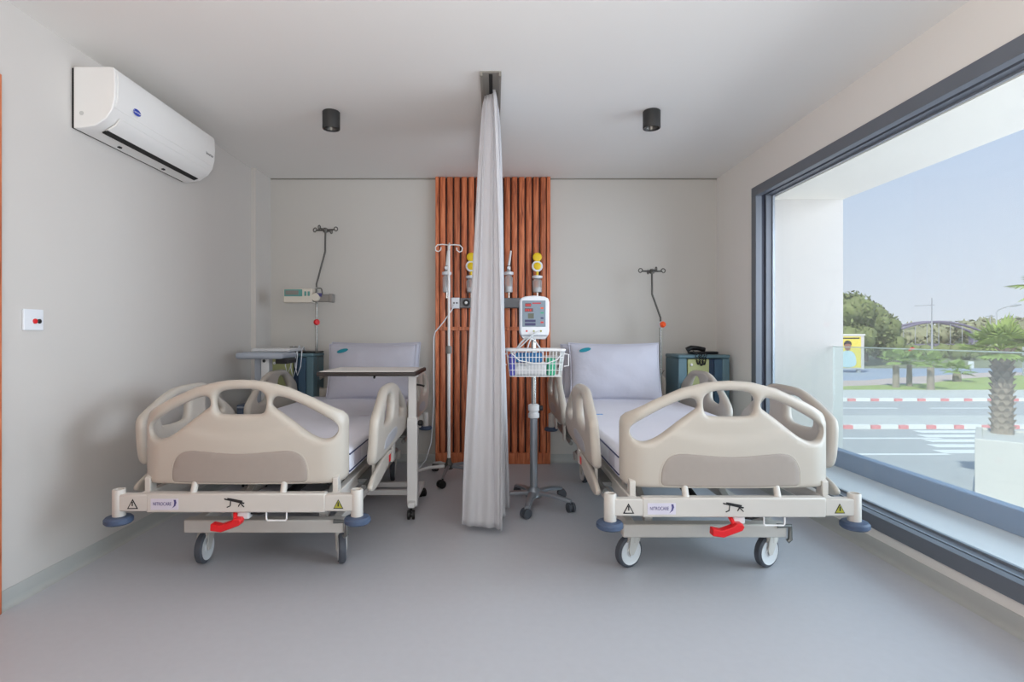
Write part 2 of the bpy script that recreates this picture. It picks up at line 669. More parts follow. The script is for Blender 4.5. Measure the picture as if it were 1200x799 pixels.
# ================================================================== slatted wood panel
sp = thing('slatted_wall_panel', 'vertical slatted red-brown wood panel covering the middle of the back wall', 'panel', (0, YB, 0))
X0, X1 = -.502, .482
box(X0, X1, -.02, -.001, .0, ZC - .002).build('backing_board', 'wood_dark', sp, smooth=False)
for a, b in ((X0, X0 + .03), (X1 - .03, X1)):
    box(a, b, -.065, -.02, .095, ZC - .002).build('edge_board', 'wood_slat', sp, smooth=False, bevel=.002)
box(X0, X1, -.068, -.02, .0, .095).build('plinth_board', 'wood_slat', sp, smooth=False, bevel=.003)
box(X0 + .03, X1 - .03, -.072, -.02, 1.142, 1.174).build('cross_rail', 'wood_slat', sp, smooth=False, bevel=.003)
nS = 15
pitch = (X1 - X0 - .06) / nS
prof = [(-.0235, .0), (-.0235, -.034), (-.020, -.040), (-.012, -.0425), (.012, -.0425), (.020, -.040), (.0235, -.034), (.0235, 0)]


def slat_mesh(z0, z1):
    return MB().prism(prof, lambda a, b, t: (a, b - .02, t), z0, z1)


up = slat_mesh(1.174, ZC - .004).build('slat', 'wood_slat', sp, ang=50)
lo = slat_mesh(.095, 1.142).build('slat', 'wood_slat', sp, ang=50)
for i in range(nS):
    x = X0 + .03 + pitch * (i + .5)
    for s in (up, lo):
        o = s if i == 0 else s.copy()
        if i:
            C.objects.link(o)
        o.location = (x, 0, 0)

# medical supply rail on the panel
YP = YB - .072
mr = thing('medical_rail', 'grey metal supply rail with sockets across the slatted wood panel', 'rail', (0, YP, 1.333))
box(-.29, .36, -.045, .028, 0, .084).build('rail_body', 'rail_grey', mr, smooth=False, bevel=.004)
box(-.365, -.29, -.04, .028, -.004, .088).build('socket_plate', 'monitor_white', mr, smooth=False, bevel=.006)
for x in (-.235, -.10, .06, .245):
    o = MB().lathe([(.03, 0), (.03, .008), (.022, .010), (.022, .02), (.008, .021)], (x, -.045, .042), 20, (0, -1, 0)).build('outlet', 'device_black', mr)
    MB().lathe([(.010, 0), (.012, .012), (.006, .016)], (x, -.066, .042), 14, (0, -1, 0)).build('outlet_button', 'white_metal', o)
for x in (-.34, -.315):
    MB().lathe([(.008, 0), (.008, .003)], (x, -.0400, .042), 12, (0, -1, 0)).build('socket_hole', 'rail_grey', mr)


def bottle(parent, z0, z1, r):
    h = z1 - z0
    MB().lathe([(r * .9, 0), (r, .008), (r, h * .82), (r * .7, h * .95), (r * .7, h)], (0, 0, z0), 20).build('bottle', 'bottle_glass', parent)
    MB().lathe([(r * .85, 0), (r * .85, h * .3)], (0, 0, z0 + .006), 16).build('water', 'clear_plastic', parent)


def flowmeter(x, label, lean):
    t = thing('oxygen_flowmeter', label, 'flowmeter', (x, YP - .02, 1.42))
    MB().cyl((0, 0, -.004), (0, 0, .05), .007).build('stem', 'steel', t)
    bottle(t, .045, .195, .034)
    MB().lathe([(.038, 0), (.040, .006), (.040, .022), (.02, .03)], (0, 0, .195), 20).build('cap', 'monitor_white', t)
    MB().lathe([(.012, .22), (.020, .235), (.020, .265), (.012, .275)], (0, 0, 0), 16).build('body', 'steel', t)
    MB().cyl((.0, -.018, .25), (0, -.05, .25), .014).build('knob', 'monitor_white', t)
    MB().cyl((0, 0, .275), (lean, 0, .40), .011, .009).build('flow_tube', 'clear_plastic', t)
    return t


def regulator(x, label):
    t = thing('suction_regulator', label, 'regulator', (x, YP - .02, 1.42))
    MB().cyl((0, 0, -.004), (0, 0, .05), .007).build('stem', 'steel', t)
    bottle(t, .045, .165, .040)
    MB().lathe([(.042, 0), (.044, .006), (.044, .02), (.02, .026)], (0, 0, .165), 20).build('cap', 'monitor_white', t)
    MB().cyl((0, 0, .19), (0, 0, .235), .011).build('neck', 'yellow_plastic', t)
    MB().lathe([(.046, 0), (.048, .01), (.046, .022), (.036, .024)], (0, .012, .268), 24, (0, -1, 0)).build('gauge', 'monitor_white', t)
    MB().lathe([(.032, 0), (.030, .004), (.012, .012)], (0, -.0125, .268), 20, (0, -1, 0)).build('dial', 'yellow_plastic', t)
    MB().lathe([(.038, 0), (.040, .008), (.036, .02), (.02, .026)], (0, .008, .345), 22, (0, -1, 0)).build('control_knob', 'yellow_plastic', t)
    return t


flowmeter(-.403, 'clear oxygen flowmeter with water bottle, behind the white drip stand', .012)
regulator(-.195, 'yellow suction regulator half hidden behind the curtain, drip stand side')
flowmeter(.125, 'clear oxygen flowmeter at the curtain edge on the monitor side', .018)
regulator(.367, 'yellow suction regulator with clear bottle above the vital signs monitor')

# ================================================================== air conditioner
ac = thing('air_conditioner', 'white wall-mounted split air conditioner high on the side wall', 'air conditioner', (XL, 2.55, 2.068))
prf = [(0, .0), (.03, -.0), (.10, .012), (.15, .045), (.178, .085), (.192, .14), (.195, .20), (.192, .27), (.185, .285), (.17, .288), (0, .288)]
MB().prism(prf, lambda a, b, t: (a + .012, t, b), .0, .915).build('body', 'ac_white', ac, bevel=.004, ang=50)
box(.0, .014, .006, .909, .004, .284).build('back_plate', 'slot_black', ac, smooth=False)
fp = [(.194, .10), (.2075, .14), (.2105, .20), (.2075, .268), (.198, .282), (.196, .282), (.196, .10)]
MB().prism(fp, lambda a, b, t: (a, t, b), .018, .897).build('front_panel', 'ac_white', ac, ang=50)
fl = [(.118, .008), (.163, .034), (.184, .066), (.180, .070), (.158, .040), (.114, .014)]
MB().prism(fl, lambda a, b, t: (a + .006, t, b - .002), .06, .855).build('louvre_flap', 'ac_white', ac, ang=50)
MB().prism([(.098, .0005), (.126, .0105), (.124, .016), (.097, .006)], lambda a, b, t: (a + .006, t, b - .002), .06, .855).build('outlet_slot', 'slot_black', ac, smooth=False)
q = MB().lathe([(.020, 0), (.020, .002)], (0, 0, 0), 24, (1, 0, 0)).build('logo_badge', 'ac_blue', ac, loc=(.2068, .155, .135))
q.scale = (1, 1.45, .8)
text('badge_text', 'Carrier', .018, q, (.0024, 0, 0), (PI / 2, 0, PI / 2), 'ac_white', .9)
text('inverter_text', 'Inverter', .026, ac, (.2086, .845, .155), (PI / 2, 0, PI / 2), 'ink_black')
MB().lathe([(.010, 0), (.010, .0015)], (.05, 0, .07), 16, (0, -1, 0)).build('side_clip', 'ac_grey', ac)
for y in (.25, .62):
    box(.044, .056, y, y + .02, -.004, .006).build('clip', 'slot_black', ac, smooth=False)

# call point plate
cp = thing('call_point', 'small white wall plate with a red and a black button below the air conditioner', 'wall plate', (XL, 2.334, 1.167))
box(0, .010, -.05, .05, -.045, .045).build('plate', 'monitor_white', cp, smooth=False, bevel=.003)
MB().lathe([(.011, 0), (.011, .004), (.007, .006)], (.010, .004, -.006), 16, (1, 0, 0)).build('red_button', 'red_plastic', cp)
MB().lathe([(.010, 0), (.010, .004), (.007, .006)], (.010, .026, -.006), 16, (1, 0, 0)).build('black_button', 'device_black', cp)

# ceiling lamps
for k, (x, y, lb) in enumerate(((-.99, 3.32, 'black cylinder ceiling spotlight nearer the air conditioner'),
                                (.955, 3.31, 'black cylinder ceiling spotlight nearer the window'))):
    if k == 0:
        d0 = thing('ceiling_spotlight', lb, 'spotlight', (x, y, ZC), group='black ceiling spotlights')
        MB().lathe([(.0, -.035), (.030, -.05), (.044, -.104), (.046, -.106), (.051, -.106), (.052, -.103), (.052, -.004), (.048, 0), (0, 0)], n=28).build('housing', 'lamp_black', d0)
        MB().lathe([(.012, -.052), (.028, -.062), (.040, -.097), (.041, -.097), (.031, -.052)], n=24).build('reflector', 'reflector', d0)
    else:
        d1 = dup(d0)
        d1.location = (x, y, ZC)
        d1['label'] = lb

# ================================================================== curtain and its rail
cr = thing('curtain_rail', 'grey ceiling-mounted curtain rail between the two beds', 'rail', (0, 0, ZC))
box(-.072, .037, 2.81, YB - .003, -.006, 0).build('rail_plate', 'rail_metal', cr, smooth=False, bevel=.001)
for a, b in ((-.072, -.060), (.025, .037)):
    box(a, b, 2.81, YB - .003, -.026, -.006).build('side_flange', 'rail_metal', cr, smooth=False)
box(-.027, -.008, 2.83, YB - .01, -.010, -.0062).build('glider_slot', 'slot_black', cr, smooth=False)

NT, NZ = 520, 60
vs, fs = [], []
z_top, z_bot = ZC - .026, .03
for j in range(NZ + 1):
    w = j / NZ                       # 0 top .. 1 bottom
    A = .028 + .092 * (w ** .55)
    drift = -.018 + .0 * w
    y0 = 2.96 + .0 * w
    y1 = 3.55 + .28 * w ** .8
    for i in range(NT + 1):
        t = i / NT
        y = y0 + (y1 - y0) * (t + .018 * math.sin(2 * PI * 4.1 * t + 1.2 * w))
        ph = 2 * PI * (4.25 * t) + .55 + .5 * w * math.sin(3 * t + 1)
        x = drift + A * math.sin(ph) * (.85 + .15 * math.sin(5.1 * t)) + .018 * w * math.sin(2 * PI * 9.3 * t + 3 * w) - .03 * w * (1 - t) * (1 if w > 0 else 0)
        z = z_top + (z_bot - z_top) * w + (.012 * math.sin(7 * t) if j == NZ else 0)
        y += .007 * w ** .4 * math.sin(2 * PI * 31 * t + 1.5 * w) + .004 * math.sin(2 * PI * 53 * t + 2.2 * w + 1)
        x += .006 * math.sin(2 * PI * 23 * t + 4 * w)
        vs.append((x, y - 3.3, z))
for j in range(NZ):
    for i in range(NT):
        a = j * (NT + 1) + i
        fs.append((a, a + 1, a + NT + 2, a + NT + 1))
cu = MB().add(vs, fs).build('privacy_curtain', 'curtain_fabric', ang=180)
cu.location = (0, 3.3, 0)
sm = cu.modifiers.new('thick', 'SOLIDIFY')
sm.thickness = .003
tag(cu, 'floor-length white pleated privacy curtain hanging between the two beds', 'curtain')

# ================================================================== hospital beds
def mirror(h):
    return h + [(-x, z) for x, z in reversed(h) if x > 1e-6]


FB = mirror([(0, .911), (.06, .908), (.10, .903), (.20, .878), (.31, .829), (.375, .795), (.420, .770), (.436, .752), (.441, .73), (.441, .70),
             (.441, .52), (.439, .487), (.428, .468), (.40, .461), (0, .461)])
# order: mirror() walks the right half downwards, then the left half upwards
CH = smooth_poly([(-.108, .80), (-.108, .84), (-.085, .862), (-.04, .870), (.04, .870), (.085, .862), (.108, .84), (.108, .80), (.098, .768), (.07, .762), (-.07, .762), (-.098, .768)], 2)
SHL = smooth_poly([(-.163, .841), (-.135, .832), (-.130, .80), (-.150, .785), (-.205, .745), (-.255, .705), (-.30, .672), (-.35, .652), (-.388, .66), (-.406, .69), (-.397, .722), (-.33, .765), (-.235, .815)], 2)
SHR = [(-x, z) for x, z in reversed(SHL)]
INS = smooth_poly([(-.29, .50), (-.285, .55), (-.262, .595), (-.215, .613), (-.14, .607), (0, .597), (.14, .607), (.215, .613), (.262, .595), (.285, .55), (.29, .50), (.286, .478), (.26, .473), (-.26, .473), (-.286, .478)], 2)


def bow(x):
    a = max(0, abs(x) - .345)
    return .012 * (x / .3) ** 2 + 5.2 * a * a


def face(a, b, t):
    # the lower field of the moulding stands a little proud of the upper one
    q = max(0, min(1, (.715 - .035 * math.cos(a * 7) - b) / .03))
    return t - (.007 * q * q * (3 - 2 * q) if t < -.012 else 0)


bed = thing('hospital_bed', 'beige hospital bed standing beside the large window', 'bed', (.981, 2.25, 0), group='hospital beds in the ward')
fb = plate(FB, [CH, SHL, SHR], .046, .020, .011, lambda a, b, t: (a, .036 + bow(a) + face(a, b, t), b)).build('footboard', 'plastic_beige', bed, ang=60)
plate(INS, [], .012, .006, .014, lambda a, b, t: (a, .036 - .0265 + bow(a) + t, b)).build('inset_panel', 'plastic_taupe', fb, ang=60)
MB().tube([(a * 1.012, .036 - .0292 + bow(a), (b - .54) * 1.02 + .54) for a, b in INS], .0024, 5, True).build('inset_edge', 'plastic_beige', fb)
plate(FB, [CH, SHL, SHR], .046, .020, .014, lambda a, b, t: (a, 2.345 - bow(a) + t, b)).build('headboard', 'plastic_beige', bed, ang=60)


def bumper(y, front):
    s = -1 if front else 1
    b = box(-.375, .375, y - .022, y + .022, .357, .437).build('bumper_beam', 'bed_white', bed, bevel=.006)
    for sx_ in (-1, 1):
        m = MB()
        lo_, hi_ = (-.503, -.37) if sx_ < 0 else (.37, .503)
        m.box(lo_, hi_, y - .0205, y + .0205, .362, .432)
        m.build('beam_sleeve', 'bed_white', bed, bevel=.005)
        MB().lathe([(.0245, .325), (.0255, .33), (.0255, .447), (.0235, .451), (.018, .451), (.018, .440), (0, .440)], (sx_ * .503, y, 0), 24).build('bumper_post', 'bed_white', bed)
        MB().lathe([(.03, .304), (.048, .306), (.055, .313), (.055, .327), (.048, .335), (.03, .338)], (sx_ * .505, y, 0), 28).build('bumper_roller', 'rubber_blue', bed)
    for x in (-.19, .19):
        if front:
            MB().cyl((x, y + .002, .43), (x, y + .02, .475), .0135, n=14).build('board_pin', 'bed_white', bed)
    return b


bf = bumper(0.0, True)
bumper(2.30, False)
# stickers on the front beam
lab = box(-.355, -.240, -.0232, -.0218, .370, .416).build('label_plate', 'label_lilac', bed, smooth=False)
text('maker_text', 'NITROCARE', .0200, lab, (-.307, -.0236, .394), (PI / 2, 0, 0), 'ink_violet', .70)
MB().prism([(-.259, .412), (-.250, .412), (-.247, .400), (-.252, .386), (-.266, .376), (-.258, .388), (-.256, .400)], lambda a, b, t: (a, t, b), -.0238, -.0228).build('swoosh', 'ink_violet', lab, smooth=False)


def tri(cx, cz, w, h, y, name, m, par):
    o = MB().prism([(cx - w / 2, cz - h / 2), (cx + w / 2, cz - h / 2), (cx, cz + h / 2)], lambda a, b, t: (a, t, b), y - .0008, y + .001).build(name, m, par, smooth=False)
    return o


t1 = tri(-.432, .394, .046, .042, -.0212, 'warning_triangle', 'ink_black', bed)
tri(-.432, .392, .032, .029, -.0222, 'triangle_field', 'bed_white', t1)
box(-.4345, -.4295, -.0238, -.0225, .386, .404).build('exclamation_mark', 'ink_black', t1, smooth=False)
t2 = tri(.430, .394, .042, .040, -.0212, 'warning_triangle', 'ink_black', bed)
tri(.430, .393, .034, .031, -.0222, 'triangle_field', 'warning_yellow', t2)
box(.4275, .4325, -.0238, -.0225, .384, .402).build('exclamation_mark', 'ink_black', t2, smooth=False)
# tilting-bed pictogram over the pedal
pg = MB()
pg.prism([(-.048, .418), (-.046, .412), (.036, .394), (.038, .400)], lambda a, b, t: (a, t, b), -.0234, -.0222)
pg.prism([(-.034, .420), (-.020, .418), (.030, .408), (.028, .402), (-.034, .412)], lambda a, b, t: (a, t, b), -.0236, -.0222)
pg.tube([(-.020, -.0228, .408), (-.022, -.0228, .386)], .0022, 5)
pg.tube([(-.022, -.0228, .386), (-.036, -.0228, .380)], .0022, 5)
pg.tube([(.020, -.0228, .398), (.012, -.0228, .384)], .0022, 5)
pg.tube([(.022, -.0228, .396), (.036, -.0228, .382)], .0022, 5)
pg.build('bed_pictogram', 'ink_black', bed)

# red pedal with its lever
pd = MB()
pts = [(-.085, .0), (-.083, .030), (-.045, .022), (.0, .038), (.012, .050), (.038, .050), (.044, .036), (.036, .022), (-.04, -.006)]
pd.prism(pts, lambda a, b, t: (a - .012, t, b + .288), -.045, -.005)
ped = pd.build('brake_pedal', 'red_plastic', bed, bevel=.004)
MB().tube([(-.002, -.02, .33), (-.010, -.004, .352), (-.01, .02, .368)], .0085, 8).build('pedal_arm', 'red_plastic', ped)
MB().box(.0, .05, -.01, .03, .325, .358).build('pedal_bracket', 'wheel_white', ped, bevel=.006)
MB().tube([(.05, .01, .345), (.085, .01, .342), (.12, .012, .350), (.16, .012, .352)], .005, 6).build('pedal_cable', 'rubber_black', ped)
MB().tube([(.125, -.012, .36), (.125, -.012, .328), (.130, -.012, .322), (.205, -.012, .322), (.210, -.012, .328), (.210, -.012, .36)], .0035, 6).build('bag_hook', 'white_metal', bed)

# base frame on four castors
for y, n in ((.30, 'front'), (1.84, 'rear')):
    box(-.385, .37, y - .03, y + .03, .166, .228).build('base_crossbeam', 'bed_white', bed, bevel=.006)
for x in (-.34, .325):
    box(x - .022, x + .022, .33, 1.81, .176, .226).build('base_side_beam', 'bed_white', bed, bevel=.005)
MB().tube([(.325, .27, .222), (.385, .27, .222), (.385, .27, .16), (.372, .27, .15)], .011, 8).build('brake_linkage', 'bed_metal', bed)


def castor(x, y, rz):
    m = MB()
    m.cyl((0, 0, .118), (0, 0, .168), .029, .031, 18)
    for s in (-1, 1):
        m.prism([(.026, .16), (-.03, .16), (-.042, .085), (-.034, .062), (-.012, .062), (.012, .10), (.03, .13)],
                lambda a, b, t: (t, a, b), s * .0235 - .003, s * .0235 + .003)
    m.prism([(.03, .155), (-.03, .155), (-.05, .125), (-.03, .165), (.03, .168)], lambda a, b, t: (t, a, b), -.026, .026)
    o = m.build('castor', 'bed_white', bed, bevel=.002)
    o.location = (x, y, 0)
    o.rotation_euler = (0, 0, rz)
    MB().lathe([(.059, -.017), (.066, -.0175), (.074, -.012), (.0755, 0), (.074, .012), (.066, .0175), (.059, .017)], (0, -.022, .0755), 32, (1, 0, 0), False).build('tyre', 'rubber_grey', o)
    MB().lathe([(.0, -.014), (.02, -.0195), (.024, -.015), (.054, -.0160), (.060, -.0195), (.060, .0195), (.054, .0160), (.024, .015), (.02, .0195), (0, .014)], (0, -.022, .0755), 32, (1, 0, 0)).build('wheel_disc', 'wheel_white', o)
    return o


cast = [castor(-.322, .36, math.radians(-60)), castor(.335, .36, math.radians(-62)), castor(-.31, 1.86, .15), castor(.31, 1.86, -.2)]

# lift arms, actuator and the frame that carries the mattress
for x in (-.22, .22):
    MB().box(x - .02, x + .02, .42, .98, -.022, .022, rot=Matrix.Rotation(math.radians(24), 3, 'X'), piv=(x, .7, 0)).build('lift_arm', 'bed_white', bed, bevel=.004, loc=(0, 0, .30))
    MB().box(x - .02, x + .02, 1.25, 1.80, -.022, .022, rot=Matrix.Rotation(math.radians(24), 3, 'X'), piv=(x, 1.52, 0)).build('lift_arm', 'bed_white', bed, bevel=.004, loc=(0, 0, .30))
m = MB()
m.cyl((.02, .45, .27), (.05, .95, .33), .026)
m.box(-.03, .08, .9, 1.12, .29, .39)
m.build('actuator', 'rubber_black', bed)
for x in (-.405, .405):
    box(x - .017, x + .017, .02, 2.29, .375, .432).build('frame_side_beam', 'bed_white', bed, bevel=.004)
for y in (.42, .85, 1.5):
    box(-.39, .39, y - .02, y + .02, .40, .435).build('frame_cross_tube', 'bed_white', bed, bevel=.004)
m = MB()
for a, b in ((.11, .72), (.735, 1.1), (1.115, 1.4), (1.415, 2.26)):
    m.box(-.40, .40, a, b, .455, .48)
m.build('mattress_platform', 'plastic_beige', bed, bevel=.006)
m = MB()
for y in (.2, .6, 1.0, 1.5, 2.0):
    for x in (-.3, .3):
        m.box(x - .02, x + .02, y - .02, y + .02, .43, .46)
m.build('platform_support', 'bed_metal', bed)
MB().tube([(.1, .15, .44), (.14, .4, .40), (.2, .62, .30), (.22, .9, .26)], .006, 6).build('motor_cable', 'rubber_black', bed)

# split side rails
RL = smooth_poly([(.17, .53), (.168, .64), (.172, .71), (.20, .740), (.37, .822), (.46, .843), (.56, .845), (.68, .845), (.75, .828), (.86, .765), (.98, .695), (1.06, .64), (1.07, .58), (1.04, .525), (.96, .503), (.6, .495), (.28, .492), (.20, .50)], 2)
H1 = smooth_poly([(.36, .662), (.325, .668), (.318, .70), (.38, .765), (.44, .797), (.53, .80), (.565, .775), (.56, .70), (.54, .665), (.45, .658)], 2)
H2 = smooth_poly([(.77, .648), (.735, .66), (.725, .70), (.728, .77), (.755, .788), (.80, .765), (.89, .702), (.925, .668), (.90, .640), (.84, .637)], 2)
HR = smooth_poly([(.36, .545), (.38, .585), (.47, .605), (.62, .612), (.70, .60), (.71, .57), (.66, .545), (.52, .535), (.40, .53)], 2)


def siderail(side, head):
    fy = (lambda a: 2.30 - a) if head else (lambda a: a)
    fx = lambda b: .512 + .03 * max(0, (b - .5) / .34) ** .5 * 1.0 - .02 * max(0, (b - .7) / .14) ** 2
    o = plate(RL, [H1, H2], .044, .020, .013, lambda a, b, t: (side * (fx(b) + t), fy(a), b)).build('side_rail', 'plastic_beige', bed, ang=60)
    plate(HR, [], .008, .005, .016, lambda a, b, t: (side * (fx(b) + .0200 + t), fy(a), b)).build('grip_recess', 'plastic_grey', o, ang=60)
    return o


for side in (-1, 1):
    for head in (False, True):
        siderail(side, head)
    m = MB()
    m.cyl((side * .478, .22, .395), (side * .478, 1.06, .395), .013)
    m.cyl((side * .478, 1.32, .395), (side * .478, 2.16, .395), .013)
    m.build('rail_guide_tube', 'bed_metal', bed)
    for y in (.36, .85, 1.52, 2.01):
        m = MB()
        m.prism([(y - .03, .375), (y + .03, .375), (y + .06, .53), (y, .53)], lambda a, b, t: (side * t, a, b), .488, .504)
        m.build('rail_arm', 'bed_white', bed, bevel=.003)
    for y in (.36, 1.52):
        box(min(side * .42, side * .488), max(side * .42, side * .488), y - .02, y + .5, .385, .405).build('rail_bracket', 'bed_metal', bed, bevel=.003)
    lv = smooth_poly([(.13, .425), (.22, .462), (.40, .492), (.62, .50), (.64, .462), (.56, .432), (.44, .407), (.30, .390), (.20, .385), (.14, .398)], 2)
    cov = plate(lv, [], .022, .009, .014, lambda a, b, t: (side * (.525 + t), a, b)).build('rail_release_cover', 'plastic_beige', bed, ang=60)
    box(min(side * .5365, side * .5385), max(side * .5365, side * .5385), .53, .57, .442, .478).build('release_sticker', 'red_plastic', cov, smooth=False)
    MB().prism([(.03, .425), (.03, .49), (.055, .50), (.075, .46), (.08, .425)], lambda a, b, t: (side * t, a, b), .39, .415).build('corner_bracket', 'bed_white', bed, bevel=.003)

bed2 = dup(bed)
bed2.location = (-1.083, 2.31, .0)
bed2['label'] = 'beige hospital bed beside the plain wall, under the air conditioner, with a table across it'
for o in bed2.children:
    if o.name.startswith('castor'):
        o.rotation_euler = (0, 0, (.04 if o.location.x < 0 else math.radians(20)) if o.location.y < 1 else .15)


# ---- mattresses, pillows
def mattress(x, y, label):
    t = thing('mattress', label, 'mattress', (x, y, .48), group='mattresses on the beds')
    m = MB()
    NX, NY = 26, 50
    hx, y0, y1, h = .435, .14, 2.215, .118
    def P(u, v):   # u,v in -1..1 ; rounded shoulder
        du, dv = max(0, abs(u) - .93) / .07, max(0, abs(v) - .97) / .03
        return h - .028 * (1 - math.sqrt(max(0, 1 - min(1, du * du)))) - .028 * (1 - math.sqrt(max(0, 1 - min(1, dv * dv)))) + .0025 * math.sin(7 * u + 3 * v) * math.sin(9 * v) * (1 - du) * (1 - dv)
    us = sorted(set([-1 + 2 * i / NX for i in range(NX + 1)] + [-.995, -.98, -.96, -.94, .94, .96, .98, .995]))
    vs_ = sorted(set([-1 + 2 * i / NY for i in range(NY + 1)] + [-.998, -.99, -.98, .98, .99, .998]))
    V, F = [], []
    for v in vs_:
        for u in us:
            V.append((u * hx, y0 + (v + 1) / 2 * (y1 - y0), P(u, v)))
    n = len(us)
    k = len(V)
    for j in range(len(vs_) - 1):
        for i in range(n - 1):
            F.append((j * n + i, j * n + i + 1, (j + 1) * n + i + 1, (j + 1) * n + i))
    rim = [i for i in range(n)] + [j * n + n - 1 for j in range(1, len(vs_))] + [(len(vs_) - 1) * n + i for i in range(n - 2, -1, -1)] + [j * n for j in range(len(vs_) - 2, 0, -1)]
    for r in rim:
        V.append((V[r][0], V[r][1], .001))
    L = len(rim)
    for i in range(L):
        F.append((rim[i], k + i, k + (i + 1) % L, rim[(i + 1) % L]))
    F.append(tuple(k + i for i in range(L)))
    m.add(V, F)
    m.build('sheeted_mattress', 'sheet', t, ang=60)
    pts = [(hx + .002, y0 - .002, 0), (hx + .002, y1, 0), (-hx - .002, y1, 0), (-hx - .002, y0 - .002, 0)]
    for z in (.012, .088):
        MB().tube([(a, b, z) for a, b, _ in pts], .0035, 6, True).build('piping', 'piping_blue', t)
    return t


MR = mattress(.981, 2.25, 'white-sheeted mattress on the bed beside the window')
ML = mattress(-1.083, 2.31, 'white-sheeted mattress on the bed beside the plain wall')


def patch(name, parent, cx, cy, w, h, z, m):
    return box(cx - w / 2, cx + w / 2, cy - h / 2, cy + h / 2, z, z + .0012).build(name, m, parent, smooth=False)


# printed marks on the sheets (small, flat)
patch('sheet_print', MR, -.315, 1.27, .05, .13, .118, 'logo_blue')
patch('sheet_print', MR, -.30, 1.93, .06, .04, .119, 'logo_teal')
patch('sheet_print', ML, .27, 1.10, .06, .05, .119, 'label_lilac')
for sx_ in (-1, 1):
    for MT in (MR, ML):
        q = box(.4360, .4372, .22, .34, .02, .085).build('side_print', 'label_lilac', MT, smooth=False)
        q.scale = (sx_, 1, 1)


def pillow(loc, tilt, rz, w, h, label, logo=True, seed=0):
    t = thing('pillow', label, 'pillow', loc, rz, group='pillows at the bed heads')
    N = 36
    rr = random.Random(seed)
    ph = [rr.uniform(0, 6) for _ in range(6)]
    V, F = [], []
    R = Matrix.Rotation(tilt, 3, 'X')
    for s in (-1, 1):
        for j in range(N + 1):
            for i in range(N + 1):
                u, v = -1 + 2 * i / N, -1 + 2 * j / N
                u2 = math.copysign(abs(u) ** .8, u)
                v2 = math.copysign(abs(v) ** .8, v)
                bx = w / 2 * u2 * (1 - .035 * (1 - v2 * v2))
                bz = h / 2 * v2 * (1 - .06 * (1 - u2 * u2))
                e = max(0, (1 - abs(u2) ** 2.2)) ** .62 * max(0, (1 - abs(v2) ** 2.2)) ** .62
                tk = .086 * e + .004 * e * math.sin(9 * u2 + ph[0] + 3 * v2) * math.sin(5 * v2 + ph[1])
                # corner creases
                cr_ = .006 * math.sin(14 * (u2 * v2) + ph[2]) * e * (abs(u2 * v2))
                V.append(tuple(R @ Vector((bx, s * (tk + cr_) , bz + h / 2))))
    n1 = (N + 1) ** 2
    for s in range(2):
        for j in range(N):
            for i in range(N):
                a = s * n1 + j * (N + 1) + i
                F.append((a, a + 1, a + N + 2, a + N + 1))
    mb = MB().add(V, F)
    me_o = mb.build('pillowcase', 'pillow_cotton', t, ang=180)
    bm = bmesh.new()
    bm.from_mesh(me_o.data)
    bmesh.ops.remove_doubles(bm, verts=bm.verts, dist=.0004)
    bmesh.ops.recalc_face_normals(bm, faces=bm.faces)
    bm.to_mesh(me_o.data)
    bm.free()
    # stitched flange round the pillow
    rim = []
    for k in range(80):
        a = 2 * PI * k / 80
        c, s = math.cos(a), math.sin(a)
        u2 = max(-1, min(1, c * 1.4142))
        v2 = max(-1, min(1, s * 1.4142))
        bx = w / 2 * u2 * (1 - .035 * (1 - v2 * v2))
        bz = h / 2 * v2 * (1 - .06 * (1 - u2 * u2))
        rim.append(tuple(R @ Vector((bx, 0, bz + h / 2))))
    MB().tube(rim, .006, 6, True).build('flange', 'pillow_cotton', t)
    if logo:
        q = MB()
        # flat oval emblem following the front of the case
        cx, cz = -w * .33, h * .86
        ring_ = []
        for k in range(20):
            a = 2 * PI * k / 20
            ring_.append((cx + .046 * math.cos(a), cz + .017 * math.sin(a) + .009 * math.cos(a)))
        def fr(a, b):
            u2, v2 = a / (w / 2), (b - h / 2) / (h / 2)
            e = max(0, (1 - abs(u2) ** 2.2)) ** .62 * max(0, (1 - abs(v2) ** 2.2)) ** .62
            return -(.088 * e + .006)
        vs = [tuple(R @ Vector((cx, fr(cx, cz), cz)))] + [tuple(R @ Vector((a, fr(a, b), b))) for a, b in ring_]
        q.add(vs, [(0, 1 + i, 1 + (i + 1) % 20) for i in range(20)])
        q.build('printed_emblem', 'logo_teal', t)
    return t


TL = math.radians(-13)
pillow((.957, 4.275, .590), TL, .0, .72, .46, 'plump pale lavender pillow propped in front on the bed beside the window', True, 1)
pillow((.910, 4.435, .592), TL * .75, .03, .72, .44, 'pale pillow mostly hidden behind another on the bed beside the window', False, 2)
pillow((-.979, 4.325, .590), TL, 0, .707, .45, 'plump pale lavender pillow propped in front on the bed with the table', True, 3)
pillow((-.985, 4.485, .592), TL * .7, -.02, .74, .455, 'pale pillow mostly hidden behind another on the bed with the table', False, 4)


